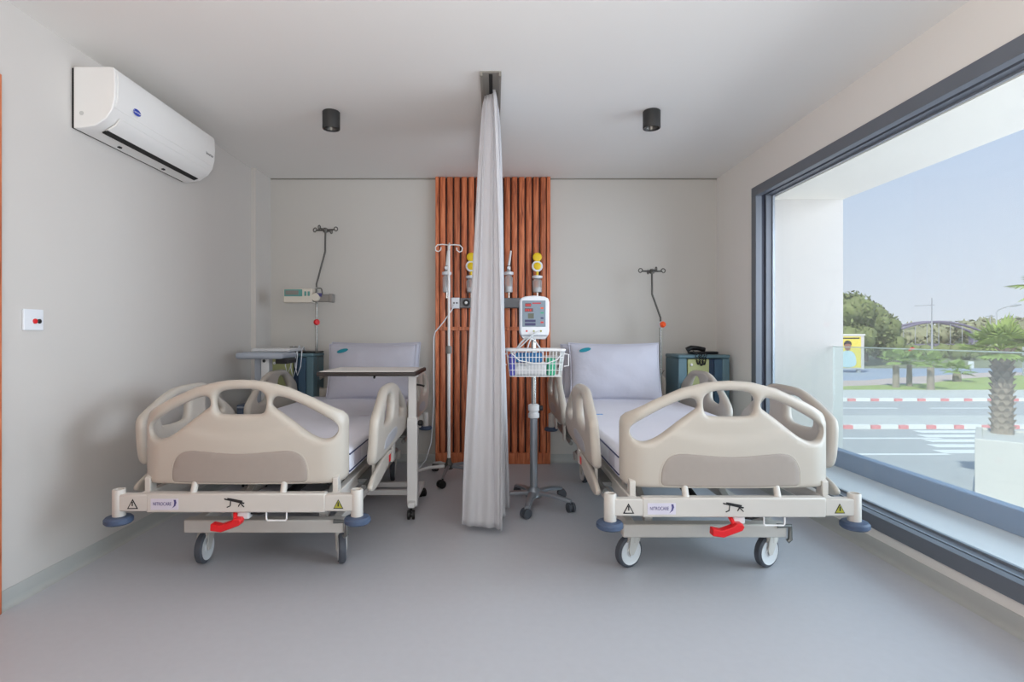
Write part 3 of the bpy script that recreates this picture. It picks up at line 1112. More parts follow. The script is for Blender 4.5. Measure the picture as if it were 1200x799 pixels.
# ---- infusion poles fixed at the bed heads
def bed_pole(x, y, z_knee0, z_knee1, z_top, dx, knob, kz, label, tw):
    t = thing('infusion_pole', label, 'infusion pole', (x, y, 0), group='bed-mounted infusion poles')
    MB().tube([(0, 0, .30), (0, 0, z_knee0)], .011, 10).build('lower_tube', 'steel', t)
    MB().tube([(0, 0, z_knee0 - .01), (0, 0, z_knee0 + .03), (dx, 0, z_knee1), (dx, 0, z_knee1 + .03), (dx * 1.02, 0, z_top)], .008, 10).build('bent_tube', 'dark_steel', t)
    MB().lathe([(.013, 0), (.016, .01), (.016, .035), (.013, .05)], (0, 0, kz - .025), 16).build('clamp_collar', 'wheel_white', t)
    MB().lathe([(.012, 0), (.024, .006), (.026, .02), (.018, .034)], (.0, -.014, kz), 18, (.6 if dx > 0 else .55, -.8, 0)).build('clamp_knob', knob, t)
    hk = MB()
    c = Vector((dx * 1.02, 0, z_top))
    for k in range(4):
        a = tw + k * PI / 2
        d = Vector((math.cos(a), math.sin(a), 0))
        hk.tube([c + d * .006, c + d * .085], [.009, .006], 8)
        pts = [c + d * .08]
        for q in range(9):
            b = -PI * .5 + q * PI * 1.45 / 8
            pts.append(c + d * (.095 + .017 * math.cos(b)) + Vector((0, 0, .004 + .017 * math.sin(b))))
        hk.tube(pts, .0045, 6)
    hk.lathe([(.018, -.02), (.02, -.012), (.02, .012), (.012, .018)], c, 16)
    hk.build('hook_crown', 'dark_steel', t)
    return t


bed_pole(1.372, 4.50, 1.215, 1.44, 1.63, -.07, 'orange_plastic', 1.19, 'bent steel infusion pole with an orange knob by the bed beside the window', .06)
bed_pole(-1.482, 4.56, 1.50, 1.80, 1.98, .072, 'red_plastic', 1.21, 'bent steel infusion pole with a red knob carrying the syringe pump', -.22)

# syringe pump clamped to the pole
pu = thing('syringe_pump', 'beige and green syringe pump clamped on the infusion pole with the red knob', 'pump', (-1.482, 4.52, 1.365))
box(-.225, .01, -.10, -.015, .0, .115).build('housing', 'pump_body', pu, bevel=.008)
box(-.215, -.07, -.1035, -.10, .052, .108).build('display_panel', 'pump_face', pu, bevel=.002)
box(-.205, -.10, -.1050, -.1030, .064, .098).build('screen', 'pump_grey', pu, smooth=False)
for k, x in enumerate((-.045, -.018)):
    box(x - .009, x + .009, -.1035, -.10, .055, .092).build('keypad_button', 'pump_face', pu, bevel=.002)
box(.0, .17, -.085, -.02, .01, .068).build('syringe_driver', 'pump_grey', pu, bevel=.006)
box(.14, .172, -.09, -.015, .005, .074).build('plunger_grip', 'pump_grey', pu, bevel=.006)
MB().lathe([(.034, 0), (.036, .006), (.030, .02)], (.036, -.085, .045), 22, (0, -1, 0)).build('clamp_knob', 'pump_body', pu)
box(.045, .085, -.1, -.085, .05, .078).build('blue_lever', 'ink_violet', pu, bevel=.004)
MB().tube([(.028, -.05, .065), (.028, -.05, .115), (.036, -.05, .122), (.062, -.05, .122), (.07, -.05, .115), (.078, -.05, .065)], .005, 6).build('carry_handle', 'dark_steel', pu)
box(-.01, .02, -.03, .016, .03, .09).build('pole_clamp', 'dark_steel', pu, bevel=.003)

# ================================================================== overbed table
ot = thing('overbed_table', 'white overbed table with dark edging standing across the bed by the plain wall', 'table', (-.50, 3.40, 0))
box(-.52, .052, -.27, .205, .866, .890).build('table_edge', 'table_edge', ot, bevel=.006)
box(-.505, .037, -.255, .190, .8895, .8925).build('table_top', 'table_white', ot, smooth=False)
box(-.030, .034, -.085, -.03, .06, .60).build('outer_column', 'white_metal', ot, bevel=.006)
box(-.023, .027, -.078, -.037, .58, .862).build('inner_column', 'white_metal', ot, bevel=.004)
box(-.40, .04, -.08, .06, .848, .868).build('top_bracket', 'white_metal', ot, bevel=.004)
MB().tube([(.027, -.06, .80), (.055, -.06, .795), (.075, -.06, .79)], .006, 8).build('height_lever', 'rubber_black', ot)
MB().lathe([(.012, 0), (.018, .008), (.018, .024), (.012, .03)], (.034, -.058, .565), 16, (1, 0, 0)).build('lock_knob', 'rubber_black', ot)
MB().tube([(-.22, -.1, .862), (-.22, -.12, .845)], .007, 8).build('tilt_catch', 'rubber_black', ot)
m = MB()
m.box(-.018, .022, -.135, .36, .066, .098)
m.build('base_runner', 'white_metal', ot, bevel=.005)
for y in (.15, .335):
    box(-.60, -.018, y - .018, y + .018, .066, .098).build('base_leg', 'white_metal', ot, bevel=.005)


def twin_castor(par, x, y, rz, r=.028, h=.066, m='rubber_black'):
    o = MB().cyl((0, 0, r * 1.2), (0, 0, h), .008, n=10).add([], []).build('castor', m, par)
    o.location = (x, y, 0)
    o.rotation_euler = (0, 0, rz)
    w = MB()
    for s in (-1, 1):
        w.lathe([(r * .7, -.009), (r, -.007), (r, .007), (r * .7, .009)], (s * .014, -.012, r), 20, (1, 0, 0))
    w.box(-.006, .006, -.03, .012, r * .7, r * 1.7)
    w.build('wheel', m, o)
    return o


for x, y, r in ((.002, -.12, .1), (.002, .34, .6), (-.585, .15, 0), (-.585, .335, .4)):
    twin_castor(ot, x, y, r)

# ================================================================== drip stand
ds = thing('drip_stand', 'white drip stand on five castors in front of the slatted panel', 'drip stand', (-.348, 4.20, 0))
MB().cyl((0, 0, .10), (0, 0, 1.0), .0125, n=14).build('lower_pole', 'white_metal', ds)
MB().cyl((0, 0, .98), (0, 0, 1.80), .0095, n=12).build('upper_pole', 'white_metal', ds)
MB().lathe([(.018, 0), (.022, .008), (.022, .05), (.016, .06)], (0, 0, .96), 18).build('height_collar', 'pump_grey', ds)
MB().lathe([(.03, .075), (.036, .082), (.036, .11), (.022, .125), (.014, .16)], (0, 0, 0), 20).build('hub', 'dark_steel', ds)
for k in range(5):
    a = math.radians(-95 + 72 * k)
    d = Vector((math.cos(a), math.sin(a), 0))
    MB().tube([d * .02 + Vector((0, 0, .098)), d * .15 + Vector((0, 0, .092)), d * .265 + Vector((0, 0, .066))], [.014, .012, .011], 10).build('leg', 'white_metal' if k in (3, 4) else 'frame_light', ds)
    twin_castor(ds, d.x * .26, d.y * .26, a + .7, .029, .068)
for k in range(4):
    a = math.radians(8 + 90 * k)
    d = Vector((math.cos(a), math.sin(a), 0))
    c = Vector((0, 0, 1.795))
    pts = [c, c + d * .05 + Vector((0, 0, .004)), c + d * .085, c + d * .105 + Vector((0, 0, -.02)), c + d * .10 + Vector((0, 0, -.045)), c + d * .08 + Vector((0, 0, -.052)), c + d * .062 + Vector((0, 0, -.038)), c + d * .06 + Vector((0, 0, -.018))]
    MB().tube(pts, .0045, 6).build('hook', 'white_metal', ds)

# white cord from the wall socket down to the floor
cpts = [(-.325, YP - .045, 1.37), (-.36, YP - .06, 1.31), (-.43, YP - .05, 1.21), (-.50, YP - .03, 1.13), (-.512, YP - .03, 1.08), (-.514, YP - .03, .8), (-.512, YP - .03, .55), (-.52, 4.62, .38), (-.53, 4.60, .20), (-.57, 4.56, .06), (-.62, 4.50, .006), (-.70, 4.40, .005)]
tag(MB().tube(cpts, .005, 6).build('power_cord', 'monitor_white'), 'white power cord running down beside the slatted panel edge', 'cord')

# ================================================================== vital signs monitor on its trolley
mo = thing('monitor_trolley', 'vital signs monitor with wire basket on a five-wheeled chrome trolley', 'monitor trolley', (.257, 3.54, 0))
MB().cyl((0, 0, .08), (0, 0, .62), .024, n=20).build('lower_column', 'frame_light', mo)
MB().cyl((0, 0, .60), (0, 0, 1.10), .016, n=18).build('upper_column', 'steel', mo)
MB().lathe([(.026, 0), (.036, .004), (.036, .03), (.030, .034), (.030, .045), (.036, .05), (.036, .085), (.022, .092)], (0, 0, .565), 24).build('lock_collar', 'cart_light', mo)
MB().lathe([(.010, 0), (.016, .006), (.016, .022)], (.036, 0, .63), 14, (1, 0, 0)).build('lock_knob', 'rubber_black', mo)
MB().lathe([(.05, .055), (.055, .065), (.05, .09), (.028, .12)], (0, 0, 0), 24).build('hub', 'frame_light', mo)
for k in range(5):
    a = math.radians(-103 + 72 * k)
    d = Vector((math.cos(a), math.sin(a), 0))
    n_ = Vector((-d.y, d.x, 0))
    m = MB()
    P = [(.03, .088, .026), (.14, .086, .022), (.235, .070, .018), (.262, .062, .016)]
    vs = []
    for r_, z, w in P:
        for sw, dz in ((-1, -.012), (1, -.012), (1, .004), (.5, .010), (-.5, .010), (-1, .004)):
            vs.append(tuple(d * r_ + n_ * w * sw + Vector((0, 0, z + dz))))
    fs = [tuple(range(6)), tuple(range(23, 17, -1))]
    for i in range(3):
        for q in range(6):
            fs.append((i * 6 + q, i * 6 + (q + 1) % 6, i * 6 + 6 + (q + 1) % 6, i * 6 + 6 + q))
    m.add(vs, fs)
    m.build('leg', 'frame_light', mo, bevel=.002)
    twin_castor(mo, d.x * .252, d.y * .252, a + .9, .030, .068, 'rubber_grey')
# basket
bx0, bx1, by0, by1, bz0, bz1 = -.178, .182, -.17, .05, .845, 1.01
def rrect(x0, x1, y0, y1, z, r=.03, n=5):
    out = []
    for cx, cy, a0 in ((x1 - r, y1 - r, 0), (x0 + r, y1 - r, PI / 2), (x0 + r, y0 + r, PI), (x1 - r, y0 + r, 3 * PI / 2)):
        for k in range(n + 1):
            a = a0 + PI / 2 * k / n
            out.append((cx + r * math.cos(a), cy + r * math.sin(a), z))
    return out
bk = MB().tube(rrect(bx0, bx1, by0, by1, bz1), .0085, 8, True).build('basket', 'white_metal', mo)
m = MB()
for z, ins in ((.965, .006), (.925, .010), (.885, .014), (bz0, .02)):
    m.tube(rrect(bx0 + ins, bx1 - ins, by0 + ins, by1 - ins, z), .0022, 5, True)
for k in range(15):
    x = bx0 + .03 + (bx1 - bx0 - .06) * k / 14
    m.tube([(x, by0, bz1), (x * .95, by0 + .02, bz0), (x * .95, by1 - .02, bz0), (x, by1, bz1)], .0022, 5)
for k in range(8):
    y = by0 + .03 + (by1 - by0 - .06) * k / 7
    m.tube([(bx0, y, bz1), (bx0 + .02, y, bz0), (bx1 - .02, y, bz0), (bx1, y, bz1)], .0022, 5)
w_ = m.build('basket_wire', 'white_metal', bk)
m = MB()
m.tube([(bx1, -.10, .985), (bx1 + .03, -.10, .98), (bx1 + .03, -.10, .91), (bx1, -.10, .905)], .004, 6)
m.build('side_hook', 'white_metal', bk)
m = MB()
m.tube([(bx0, -.10, .985), (bx0 - .02, -.10, .98), (bx0 - .02, -.10, .92), (bx0, -.10, .915)], .004, 6)
m.build('side_hook', 'white_metal', bk)
box(-.03, .03, -.02, .02, .835, .86).build('basket_bracket', 'frame_light', mo, bevel=.003)
# monitor body
pr = [(-.088, 0), (.088, 0), (.094, .03), (.094, .215), (.088, .238), (.06, .250), (0, .256), (-.06, .250), (-.088, .238), (-.094, .215), (-.094, .03)]
bd = MB().prism(pr, lambda a, b, t: (a, t, b + 1.098), -.075, .05).build('monitor_body', 'monitor_white', mo, bevel=.010, seg=3)
box(-.078, .070, -.0775, -.0735, 1.155, 1.322).build('front_panel', 'monitor_panel', bd, bevel=.004)
def lamp(x0, x1, z0, z1, name, mm):
    return box(x0, x1, -.0790, -.0770, z0, z1).build(name, mm, bd, smooth=False)
lamp(-.060, -.022, 1.282, 1.304, 'display_window', 'led_maroon')
lamp(-.062, -.010, 1.250, 1.272, 'display_window', 'led_maroon')
lamp(-.042, -.005, 1.207, 1.240, 'display_window', 'lcd_green')
lamp(-.062, .006, 1.185, 1.200, 'display_window', 'led_navy')
lamp(-.062, .006, 1.163, 1.179, 'display_window', 'led_navy')
lamp(-.015, .04, 1.300, 1.308, 'red_stripe', 'led_red')
for z, mm in ((1.268, 'orange_plastic'), (1.238, 'green_packet'), (1.178, 'red_plastic'), (1.205, 'led_navy')):
    lamp(.038, .056, z, z + .010, 'key_button', mm)
for x0, z0 in ((-.057, 1.286), (-.045, 1.286), (-.033, 1.286), (-.058, 1.254), (-.044, 1.254), (-.030, 1.254)):
    box(x0, x0 + .008, -.0796, -.0789, z0, z0 + .013).build('led_digit', 'red_plastic', bd, smooth=False)
for i, mm in enumerate(('red_plastic', 'cabinet_green', 'warning_yellow')):
    MB().lathe([(.006, 0), (.006, .006)], (-.05 + i * .045, -.074, 1.128), 12, (0, -1, 0)).build('port', mm, bd)
m = MB()
m.prism([(-.07, 1.075), (.07, 1.075), (.088, 1.099), (-.088, 1.099)], lambda a, b, t: (a, t, b), -.06, .04)
m.build('mount_plate', 'frame_light', mo, bevel=.003)
# cuff hoses and sensor leads hanging over the basket
m = MB()
def arc(x0, x1, y, z0, zt, n=12):
    return [(x0 + (x1 - x0) * k / n, y, z0 + (zt - z0) * math.sin(PI * k / n)) for k in range(n + 1)]
m.tube(arc(-.13, .05, -.10, .99, 1.085), .0055, 6)
m.tube([(.03, -.085, 1.13), (-.02, -.11, 1.10), (-.08, -.12, 1.04), (-.14, -.12, .99), (-.145, -.12, .93)], .004, 6)
m.tube([(.0, -.08, 1.12), (-.035, -.115, 1.06), (-.06, -.13, .98), (-.05, -.14, .90)], .004, 6)
m.build('cuff_hose', 'cart_light', mo)
MB().tube([(-.15, -.180, .99), (-.10, -.182, .945), (-.02, -.184, .93), (.07, -.184, .93), (.13, -.182, .95), (.16, -.178, .99)], .0032, 6).build('sensor_lead', 'white_metal', mo)
# contents of the basket
def packet(x, y, z, w, d, h, rz, mm, label, name='supply_packet', cat='packet'):
    o = box(-w / 2, w / 2, -d / 2, d / 2, 0, h).build(name, mm, None, bevel=min(w, d, h) * .22)
    o.location = (.257 + x, 3.54 + y, z)
    o.rotation_euler = (0, 0, rz)
    return tag(o, label, cat, 'supplies in the wire basket')
packet(-.04, -.10, .930, .17, .05, .062, .03, 'blue_packet', 'blue packet standing across the wire basket of the monitor trolley')
packet(-.145, -.085, .848, .035, .10, .135, 0, 'violet_packet', 'violet-blue box at the curtain end of the wire basket')
packet(.10, -.07, .848, .05, .09, .11, .1, 'green_packet', 'green packet at the window end of the wire basket')
packet(-.03, -.07, .848, .20, .13, .075, 0, 'cart_light', 'grey folded cuff lying under the blue packet in the basket', 'folded_cuff', 'cuff')

# ================================================================== bedside cabinets
def cabinet(x0, x1, y0, h, label, D=.33):
    w = x1 - x0
    t = thing('bedside_cabinet', label, 'cabinet', ((x0 + x1) / 2, y0, 0), group='teal bedside cabinets')
    a, b = -w / 2, w / 2
    m = MB()
    m.box(a, a + .07, 0, D, .06, h - .03)
    m.box(b - .06, b, 0, D, .06, h - .03)
    m.box(a + .07, b - .06, D - .05, D, .06, h - .03)
    m.box(a + .07, b - .06, .01, D - .05, .06, .09)
    m.build('carcass', 'cabinet_teal', t, bevel=.008)
    box(a - .004, b + .004, -.006, D + .004, h - .03, h).build('top', 'cabinet_teal', t, bevel=.012)
    d = box(a + .075, a + .245, -.004, .02, .40, h - .036).build('door', 'cabinet_green', t, bevel=.003)
    MB().lathe([(.008, 0), (.012, .01), (.008, .018)], (a + .10, -.004, h - .08), 14, (0, -1, 0)).build('door_knob', 'white_metal', d)
    box(a + .25, a + .29, .012, .03, .40, h - .036).build('side_gap', 'cabinet_navy', t, smooth=False)
    box(a + .29, b - .062, -.002, .03, .40, h - .036).build('side_panel', 'cabinet_blue', t, bevel=.003)
    dr_ = box(a + .075, b - .065, -.004, D - .06, .10, .39).build('drawer', 'cabinet_teal', t, bevel=.004)
    box(-.06, .06, -.02, -.004, .30, .315).build('handle', 'frame_light', dr_, bevel=.004)
    for sx_ in (a + .04, b - .04):
        for y in (.05, D - .05):
            twin_castor(t, sx_, y, .4, .024, .062)
    return t


cabinet(1.482, 1.895, 4.39, .945, 'teal bedside cabinet with a pale green door in the corner by the window')
cabinet(-1.885, -1.472, 4.45, .955, 'teal bedside cabinet in the corner behind the grey-topped cart', .275)
hs = thing('corded_handset', 'black corded handset lying on the cabinet by the window, cord looped over the front', 'handset', (1.68, 4.52, .946))
box(-.06, .16, -.05, .06, 0, .022).build('base', 'device_black', hs, bevel=.008)
MB().tube([(-.09, -.02, .035), (-.06, -.02, .052), (.0, -.01, .05), (.06, 0, .036)], [.022, .02, .018, .02], 12).build('handset', 'device_black', hs)
m = MB()
for k, (x, dz) in enumerate(((-.06, .085), (-.035, .095), (-.015, .088))):
    pts = []
    for i in range(60):
        s = i / 59
        px = x + (.035) * s
        drop = -dz * math.sin(PI * s) ** .6
        pts.append((px + .006 * math.cos(i * 1.4), -.142 + .006 * math.sin(i * 1.4), .008 + drop))
    m.tube(pts, .0032, 5)
m.tube([(-.06, -.142, .008), (-.05, -.10, .016), (-.05, -.04, .03)], .004, 6)
m.tube([(.02, -.142, .008), (.02, -.10, .010), (.02, -.04, .014)], .004, 6)
m.build('coiled_cord', 'device_black', hs)
tag(MB().tube([(1.47, 4.72, .80), (1.42, 4.70, .73), (1.385, 4.68, .66), (1.372, 4.66, .55), (1.36, 4.66, .2)], .004, 6).build('wall_cable', 'pump_grey'), 'thin grey cable down the wall behind the pole with the orange knob', 'cable')

# ================================================================== grey-topped medical cart by the side wall
ct = thing('medical_cart', 'grey-topped white medical cart tucked in the corner beside the plain wall', 'cart', (-1.665, 3.93, 0))
box(-.19, .155, -.03, .26, .93, .978).build('work_top', 'cart_grey', ct, bevel=.020, seg=3)
box(-.125, .155, .10, .36, .979, 1.004).build('upper_tray', 'cart_light', ct, bevel=.008)
box(-.095, -.045, .08, .16, .60, .93).build('column', 'cart_grey', ct, bevel=.005)
box(-.03, .028, .04, .11, .60, .93).build('front_column', 'cart_light', ct, bevel=.005)
MB().lathe([(.010, 0), (.012, .006)], (-.005, .04, .915), 12, (0, -1, 0)).build('lock_screw', 'device_black', ct)
box(.09, .17, .0, .2, .895, .93).build('under_shelf_clip', 'device_black', ct, bevel=.006)
box(-.19, .025, .0, .34, .18, .60).build('drawer_body', 'cart_blue', ct, bevel=.008)
for k in range(3):
    d = box(-.18, .015, -.012, .0, .20 + k * .132, .325 + k * .132).build('drawer', 'cart_blue', ct, bevel=.004)
    box(-.18, .015, -.020, -.010, .315 + k * .132, .325 + k * .132).build('drawer_lip', 'cart_grey', d, bevel=.003)
box(-.195, .03, -.01, .35, .10, .18).build('base', 'cart_light', ct, bevel=.01)
for x in (-.15, -.015):
    for y in (.05, .29):
        twin_castor(ct, x, y, .5, .04, .11)
# black tray with looped leads behind the cart
tr = thing('cable_tray', 'black tray of looped white leads on the cabinet behind the cart', 'tray', (-1.565, 4.565, .956))
box(-.12, .10, -.09, .14, 0, .012).build('tray', 'device_black', tr, bevel=.003)
box(-.12, -.06, -.085, .02, .012, .05).build('power_brick', 'device_black', tr, bevel=.01)
m = MB()
for k, (x, top, lo_) in enumerate(((-.10, .055, -.17), (-.055, .06, -.2), (-.02, .05, -.18))):
    m.tube([(x, .02, .016), (x + .01, -.05, top), (x + .018, -.115, top * .5), (x + .02, -.125, -.02), (x + .012, -.125, lo_ * .6), (x - .012, -.13, lo_), (x - .03, -.13, lo_ * .6), (x - .03, -.125, -.02), (x - .02, -.105, .03), (x - .01, -.04, .04), (x - .01, .03, .016)], .004, 6)
m.build('white_lead', 'monitor_white', tr)

# ================================================================== street outside (2.4 m below the ward floor)
G = -2.4


def at(px, py, z):
    """ground point under a photo pixel (used once, to lay out real positions on the street)"""
    Y = (1.10 - z) * 640 / (py - 393)
    return ((px - 579) * Y / 640, Y)


def slab(name, poly, z0, z1, m):
    return struct(MB().prism(poly, lambda a, b, t: (a, b, t), z0, z1).build(name, m, smooth=False))


slab('ground', [(2.7, -60), (400, -60), (400, 400), (-60, 400), (-60, 5.3), (2.7, 5.3)], G - .3, G, 'asphalt')
near_island = slab('kerb_island', [(6, 20.6), (90, 20.6), (90, 23.0), (6, 23.0)], G, G + .14, 'concrete')
far_island = slab('kerb_island', [(8, 29.2), (120, 29.2), (120, 33.8), (8, 33.8)], G, G + .14, 'concrete')


def kerb(par, x0, n, L, y, z1):
    for k in range(n):
        s = box(0, (L - .02) * (1.3 if k % 2 == 0 else .66), -.16, 0, 0, z1 if k % 2 == 0 else z1 * .8)
        if k < 2:
            o = s.build('kerb_block', 'paint_white' if k % 2 == 0 else 'paint_red', par, smooth=False)
            protos.append(o)
        else:
            o = protos[-2 + k % 2].copy()
            C.objects.link(o)
            o.parent = par
        o.location = (x0 + k * L + (.36 * L if k % 2 else 0), y, G)


protos = []
kerb(near_island, 12.4, 22, .52, 20.6, .16)
protos = []
kerb(far_island, 18.0, 26, .62, 29.2, .17)
slab('grass_verge', [(10, 33.8), (120, 33.8), (120, 49), (46.0, 47.0), (36.5, 42.6), (30.5, 38.4), (22, 35.9), (10, 35.6)], G, G + .13, 'grass')
slab('footpath', [(10, 35.6), (22, 35.9), (30.5, 38.4), (36.5, 42.6), (46, 47), (120, 49), (120, 51.5), (45, 49.8), (34, 44.6), (28, 41.2), (10, 39.0)], G, G + .12, 'path_pink')
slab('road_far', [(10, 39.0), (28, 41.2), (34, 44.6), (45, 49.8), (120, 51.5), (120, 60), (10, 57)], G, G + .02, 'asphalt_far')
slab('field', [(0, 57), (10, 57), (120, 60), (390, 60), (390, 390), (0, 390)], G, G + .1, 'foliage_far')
rm = struct(bpy.data.objects.new('road_marking', None))
C.objects.link(rm)
for x0, x1, y in ((11.2, 15.2, 18.6), (9.9, 13.4, 16.1), (16.4, 19.4, 26.3), (21.0, 24.4, 26.3)):
    box(x0, x1, y - .09, y + .09, G, G + .006).build('lane_line', 'paint_white', rm, smooth=False)
for k in range(5):
    box(14.6 + .5 * (4 - k) - 1.2, 19.5, 19.9 - .85 * k - .25, 19.9 - .85 * k + .2, G, G + .006).build('crossing_stripe', 'paint_white', rm, smooth=False)

pl = thing('planter', 'large white rendered planter block on the street, holding the nearest palm', 'planter', (9.72, 11.05, G), math.radians(-42))
m = MB()
m.box(0, 3.4, 0, .12, 0, 1.42).box(0, 3.4, 1.78, 1.9, 0, 1.42).box(0, .12, .12, 1.78, 0, 1.42).box(3.28, 3.4, .12, 1.78, 0, 1.42)
m.build('wall', 'exterior_white', pl, bevel=.02)
box(.12, 3.28, .12, 1.78, 0, 1.385).build('soil', 'concrete', pl, smooth=False)


def palm(x, y, z, th, r, R_, n, label, seed, rows=0, droop=.55):
    rr = random.Random(seed)
    t = thing('palm_tree', label, 'palm tree', (x, y, z), group='street palms')
    prof = []
    k = max(8, rows * 3)
    for i in range(k + 1):
        prof.append((r * (1.06 - .2 * i / k) * (1 + (.05 if i % 3 == 0 else -.02)), th * i / k))
    MB().lathe(prof, n=14).build('trunk', 'palm_trunk', t, ang=20)
    if rows:
        m = MB()
        for j in range(rows):
            zz = th * (j + .4) / rows
            for q in range(8):
                a = 2 * PI * (q + .5 * (j % 2)) / 8
                d = Vector((math.cos(a), math.sin(a), 0))
                s = Vector((-d.y, d.x, 0))
                b0 = d * r * .8 + Vector((0, 0, zz))
                m.add([b0 - s * .075, b0 + s * .075, b0 + d * .09 + s * .03 + Vector((0, 0, .13)), b0 + d * .09 - s * .03 + Vector((0, 0, .13)), b0 + Vector((0, 0, .1)) + d * .01],
                      [(0, 1, 2, 3), (3, 2, 4), (0, 3, 4), (1, 4, 2)])
        m.build('frond_stub', 'palm_trunk', t, smooth=False)
    for i in range(n):
        a = 2 * PI * i * .381966 + rr.uniform(-.2, .2)
        el = math.radians(75 - 95 * i / n + rr.uniform(-8, 8))
        L = R_ * rr.uniform(.85, 1.1)
        d = Vector((math.cos(a) * math.cos(el), math.sin(a) * math.cos(el), math.sin(el)))
        s = d.cross(Vector((0, 0, 1))).normalized()
        u = s.cross(d)
        base = Vector((0, 0, th))
        m = MB()
        c0 = base + d * L * .42
        m.tube([base, base + d * L * .2, c0], [.022 * R_, .016 * R_, .012 * R_], 5)
        for q in range(13):              # pleated fan of leaflets
            b = math.radians(-82 + 164 * q / 12)
            e = d * math.cos(b) + s * math.sin(b)
            l2 = L * (.58 - .12 * abs(math.sin(b)))
            w = s * math.cos(b) - d * math.sin(b)
            tip = c0 + e * l2 - Vector((0, 0, droop * l2 * (.25 + .35 * abs(math.sin(b)))))
            mid = c0 + e * l2 * .55 - Vector((0, 0, .06 * l2))
            ww = .055 * L
            m.add([c0, mid + w * ww + u * .012, tip, mid - w * ww + u * .012, mid - u * .02], [(0, 1, 4), (1, 2, 4), (2, 3, 4), (3, 0, 4)])
        m.build('frond', 'palm_leaf', t, smooth=False)
    return t


palm(10.98, 11.8, G + 1.385, 1.80, .180, .86, 22, 'stout palm with a scaly trunk growing in the white planter', 1, 14, .35)
palm(14.5, 13.9, G, 4.75, .2, 1.1, 18, 'palm of which only frond tips reach in, high at the edge of the window view', 2)
palm(26.2, 35.6, G + .13, 1.75, .19, 1.15, 14, 'small street palm first in line from the yellow poster', 3)
palm(27.6, 36.3, G + .13, 1.65, .16, 1.1, 14, 'small street palm second in line from the yellow poster', 4)
palm(27.1, 33.9, G + .13, 1.55, .20, 1.15, 14, 'small street palm under the tall mast, third in line from the yellow poster', 5)
palm(33.9, 40.0, G + .13, .75, .26, 1.2, 14, 'low bushy palm on the grass, fourth in line from the yellow poster', 6)

# poster light box
pb = thing('street_poster', 'yellow advertising poster of a man in a light shirt in a white light box', 'poster', (32.9, 51, G))
box(-2.3, 1.68, 0, .45, .35, 3.5).build('case', 'concrete', pb, bevel=.03)
box(-2.35, 1.75, -.05, .5, 3.5, 3.62).build('top_cap', 'paint_white', pb, smooth=False)
box(-2.1, -1.8, .1, .35, 0, .35).build('foot', 'pole_grey', pb, smooth=False)
box(1.1, 1.4, .1, .35, 0, .35).build('foot', 'pole_grey', pb, smooth=False)
ps = box(-2.2, 1.35, -.03, 0, .5, 3.4).build('poster_sheet', 'poster_yellow', pb, smooth=False)
MB().prism(smooth_poly([(-.75, .52), (-.72, 1.5), (-.45, 1.95), (-.1, 2.08), (.3, 2.08), (.62, 1.95), (.88, 1.5), (.92, .52)], 2), lambda a, b, t: (a, t, b), -.045, -.031).build('shirt', 'poster_shirt', ps, smooth=False)
MB().prism(smooth_poly([(-.22, 2.35), (-.2, 2.75), (.1, 2.95), (.38, 2.75), (.4, 2.35), (.25, 2.08), (-.05, 2.08)], 2), lambda a, b, t: (a, t, b), -.055, -.046).build('face', 'poster_skin', ps, smooth=False)
MB().prism(smooth_poly([(-.27, 2.5), (-.28, 2.85), (.08, 3.08), (.46, 2.88), (.45, 2.5), (.34, 2.72), (-.12, 2.74)], 2), lambda a, b, t: (a, t, b), -.062, -.056).build('hair', 'poster_hair', ps, smooth=False)
box(-.5, 1.2, -.04, -.031, 3.18, 3.3).build('headline', 'poster_hair', ps, smooth=False)


def tree(x, y, w, h, label, seed, m='foliage', n=1500, leaf=.42, blobs=9):
    rr = np.random.default_rng(seed)
    t = thing('tree', label, 'tree', (x, y, G), group='trees across the street')
    MB().cyl((0, 0, 0), (0, 0, h * .55), .05 * h, .025 * h, 10).build('trunk', 'palm_trunk', t)
    # crown: overlapping leafy masses plus loose leaf sprays on their surfaces
    cs = [(0, 0, h * .62, w * .30)]
    for k in range(blobs):
        a = rr.uniform(0, 2 * PI)
        q = w * .5 * rr.uniform(.35, .72)
        zz = h * rr.uniform(.32, .86)
        cs.append((q * math.cos(a), q * math.sin(a), zz, min(w, h) * rr.uniform(.17, .27)))
    mb = MB()
    V, F = [], []
    for cx, cy, cz, r in cs:
        bm = bmesh.new()
        bmesh.ops.create_icosphere(bm, subdivisions=3, radius=r)
        vv = np.array([v.co[:] for v in bm.verts])
        dd = 1 + .13 * np.sin(vv[:, 0] / r * 5 + seed) * np.sin(vv[:, 1] / r * 6) + .09 * np.sin(vv[:, 2] / r * 9 + vv[:, 0] / r * 8)
        vv = vv * dd[:, None] * np.array([1.1, 1.1, .9]) + np.array([cx, cy, cz])
        mb.add(vv.tolist(), [tuple(v.index for v in f.verts) for f in bm.faces])
        bm.free()
    for i in range(n):
        cx, cy, cz, r = cs[i % len(cs)]
        d = rr.normal(size=3)
        d /= np.linalg.norm(d)
        p = np.array([cx, cy, cz]) + d * r * rr.uniform(.92, 1.2)
        e1 = rr.normal(size=3); e1 /= np.linalg.norm(e1)
        e2 = np.cross(e1, d + .3 * rr.normal(size=3)); e2 /= np.linalg.norm(e2) + 1e-9
        s = leaf * rr.uniform(.6, 1.2)
        mb.add([(p + e1 * s).tolist(), (p + e2 * s * .45).tolist(), (p - e1 * s).tolist(), (p - e2 * s * .45).tolist()], [(0, 1, 2, 3)])
    mb.build('crown', m, t, ang=180)
    return t


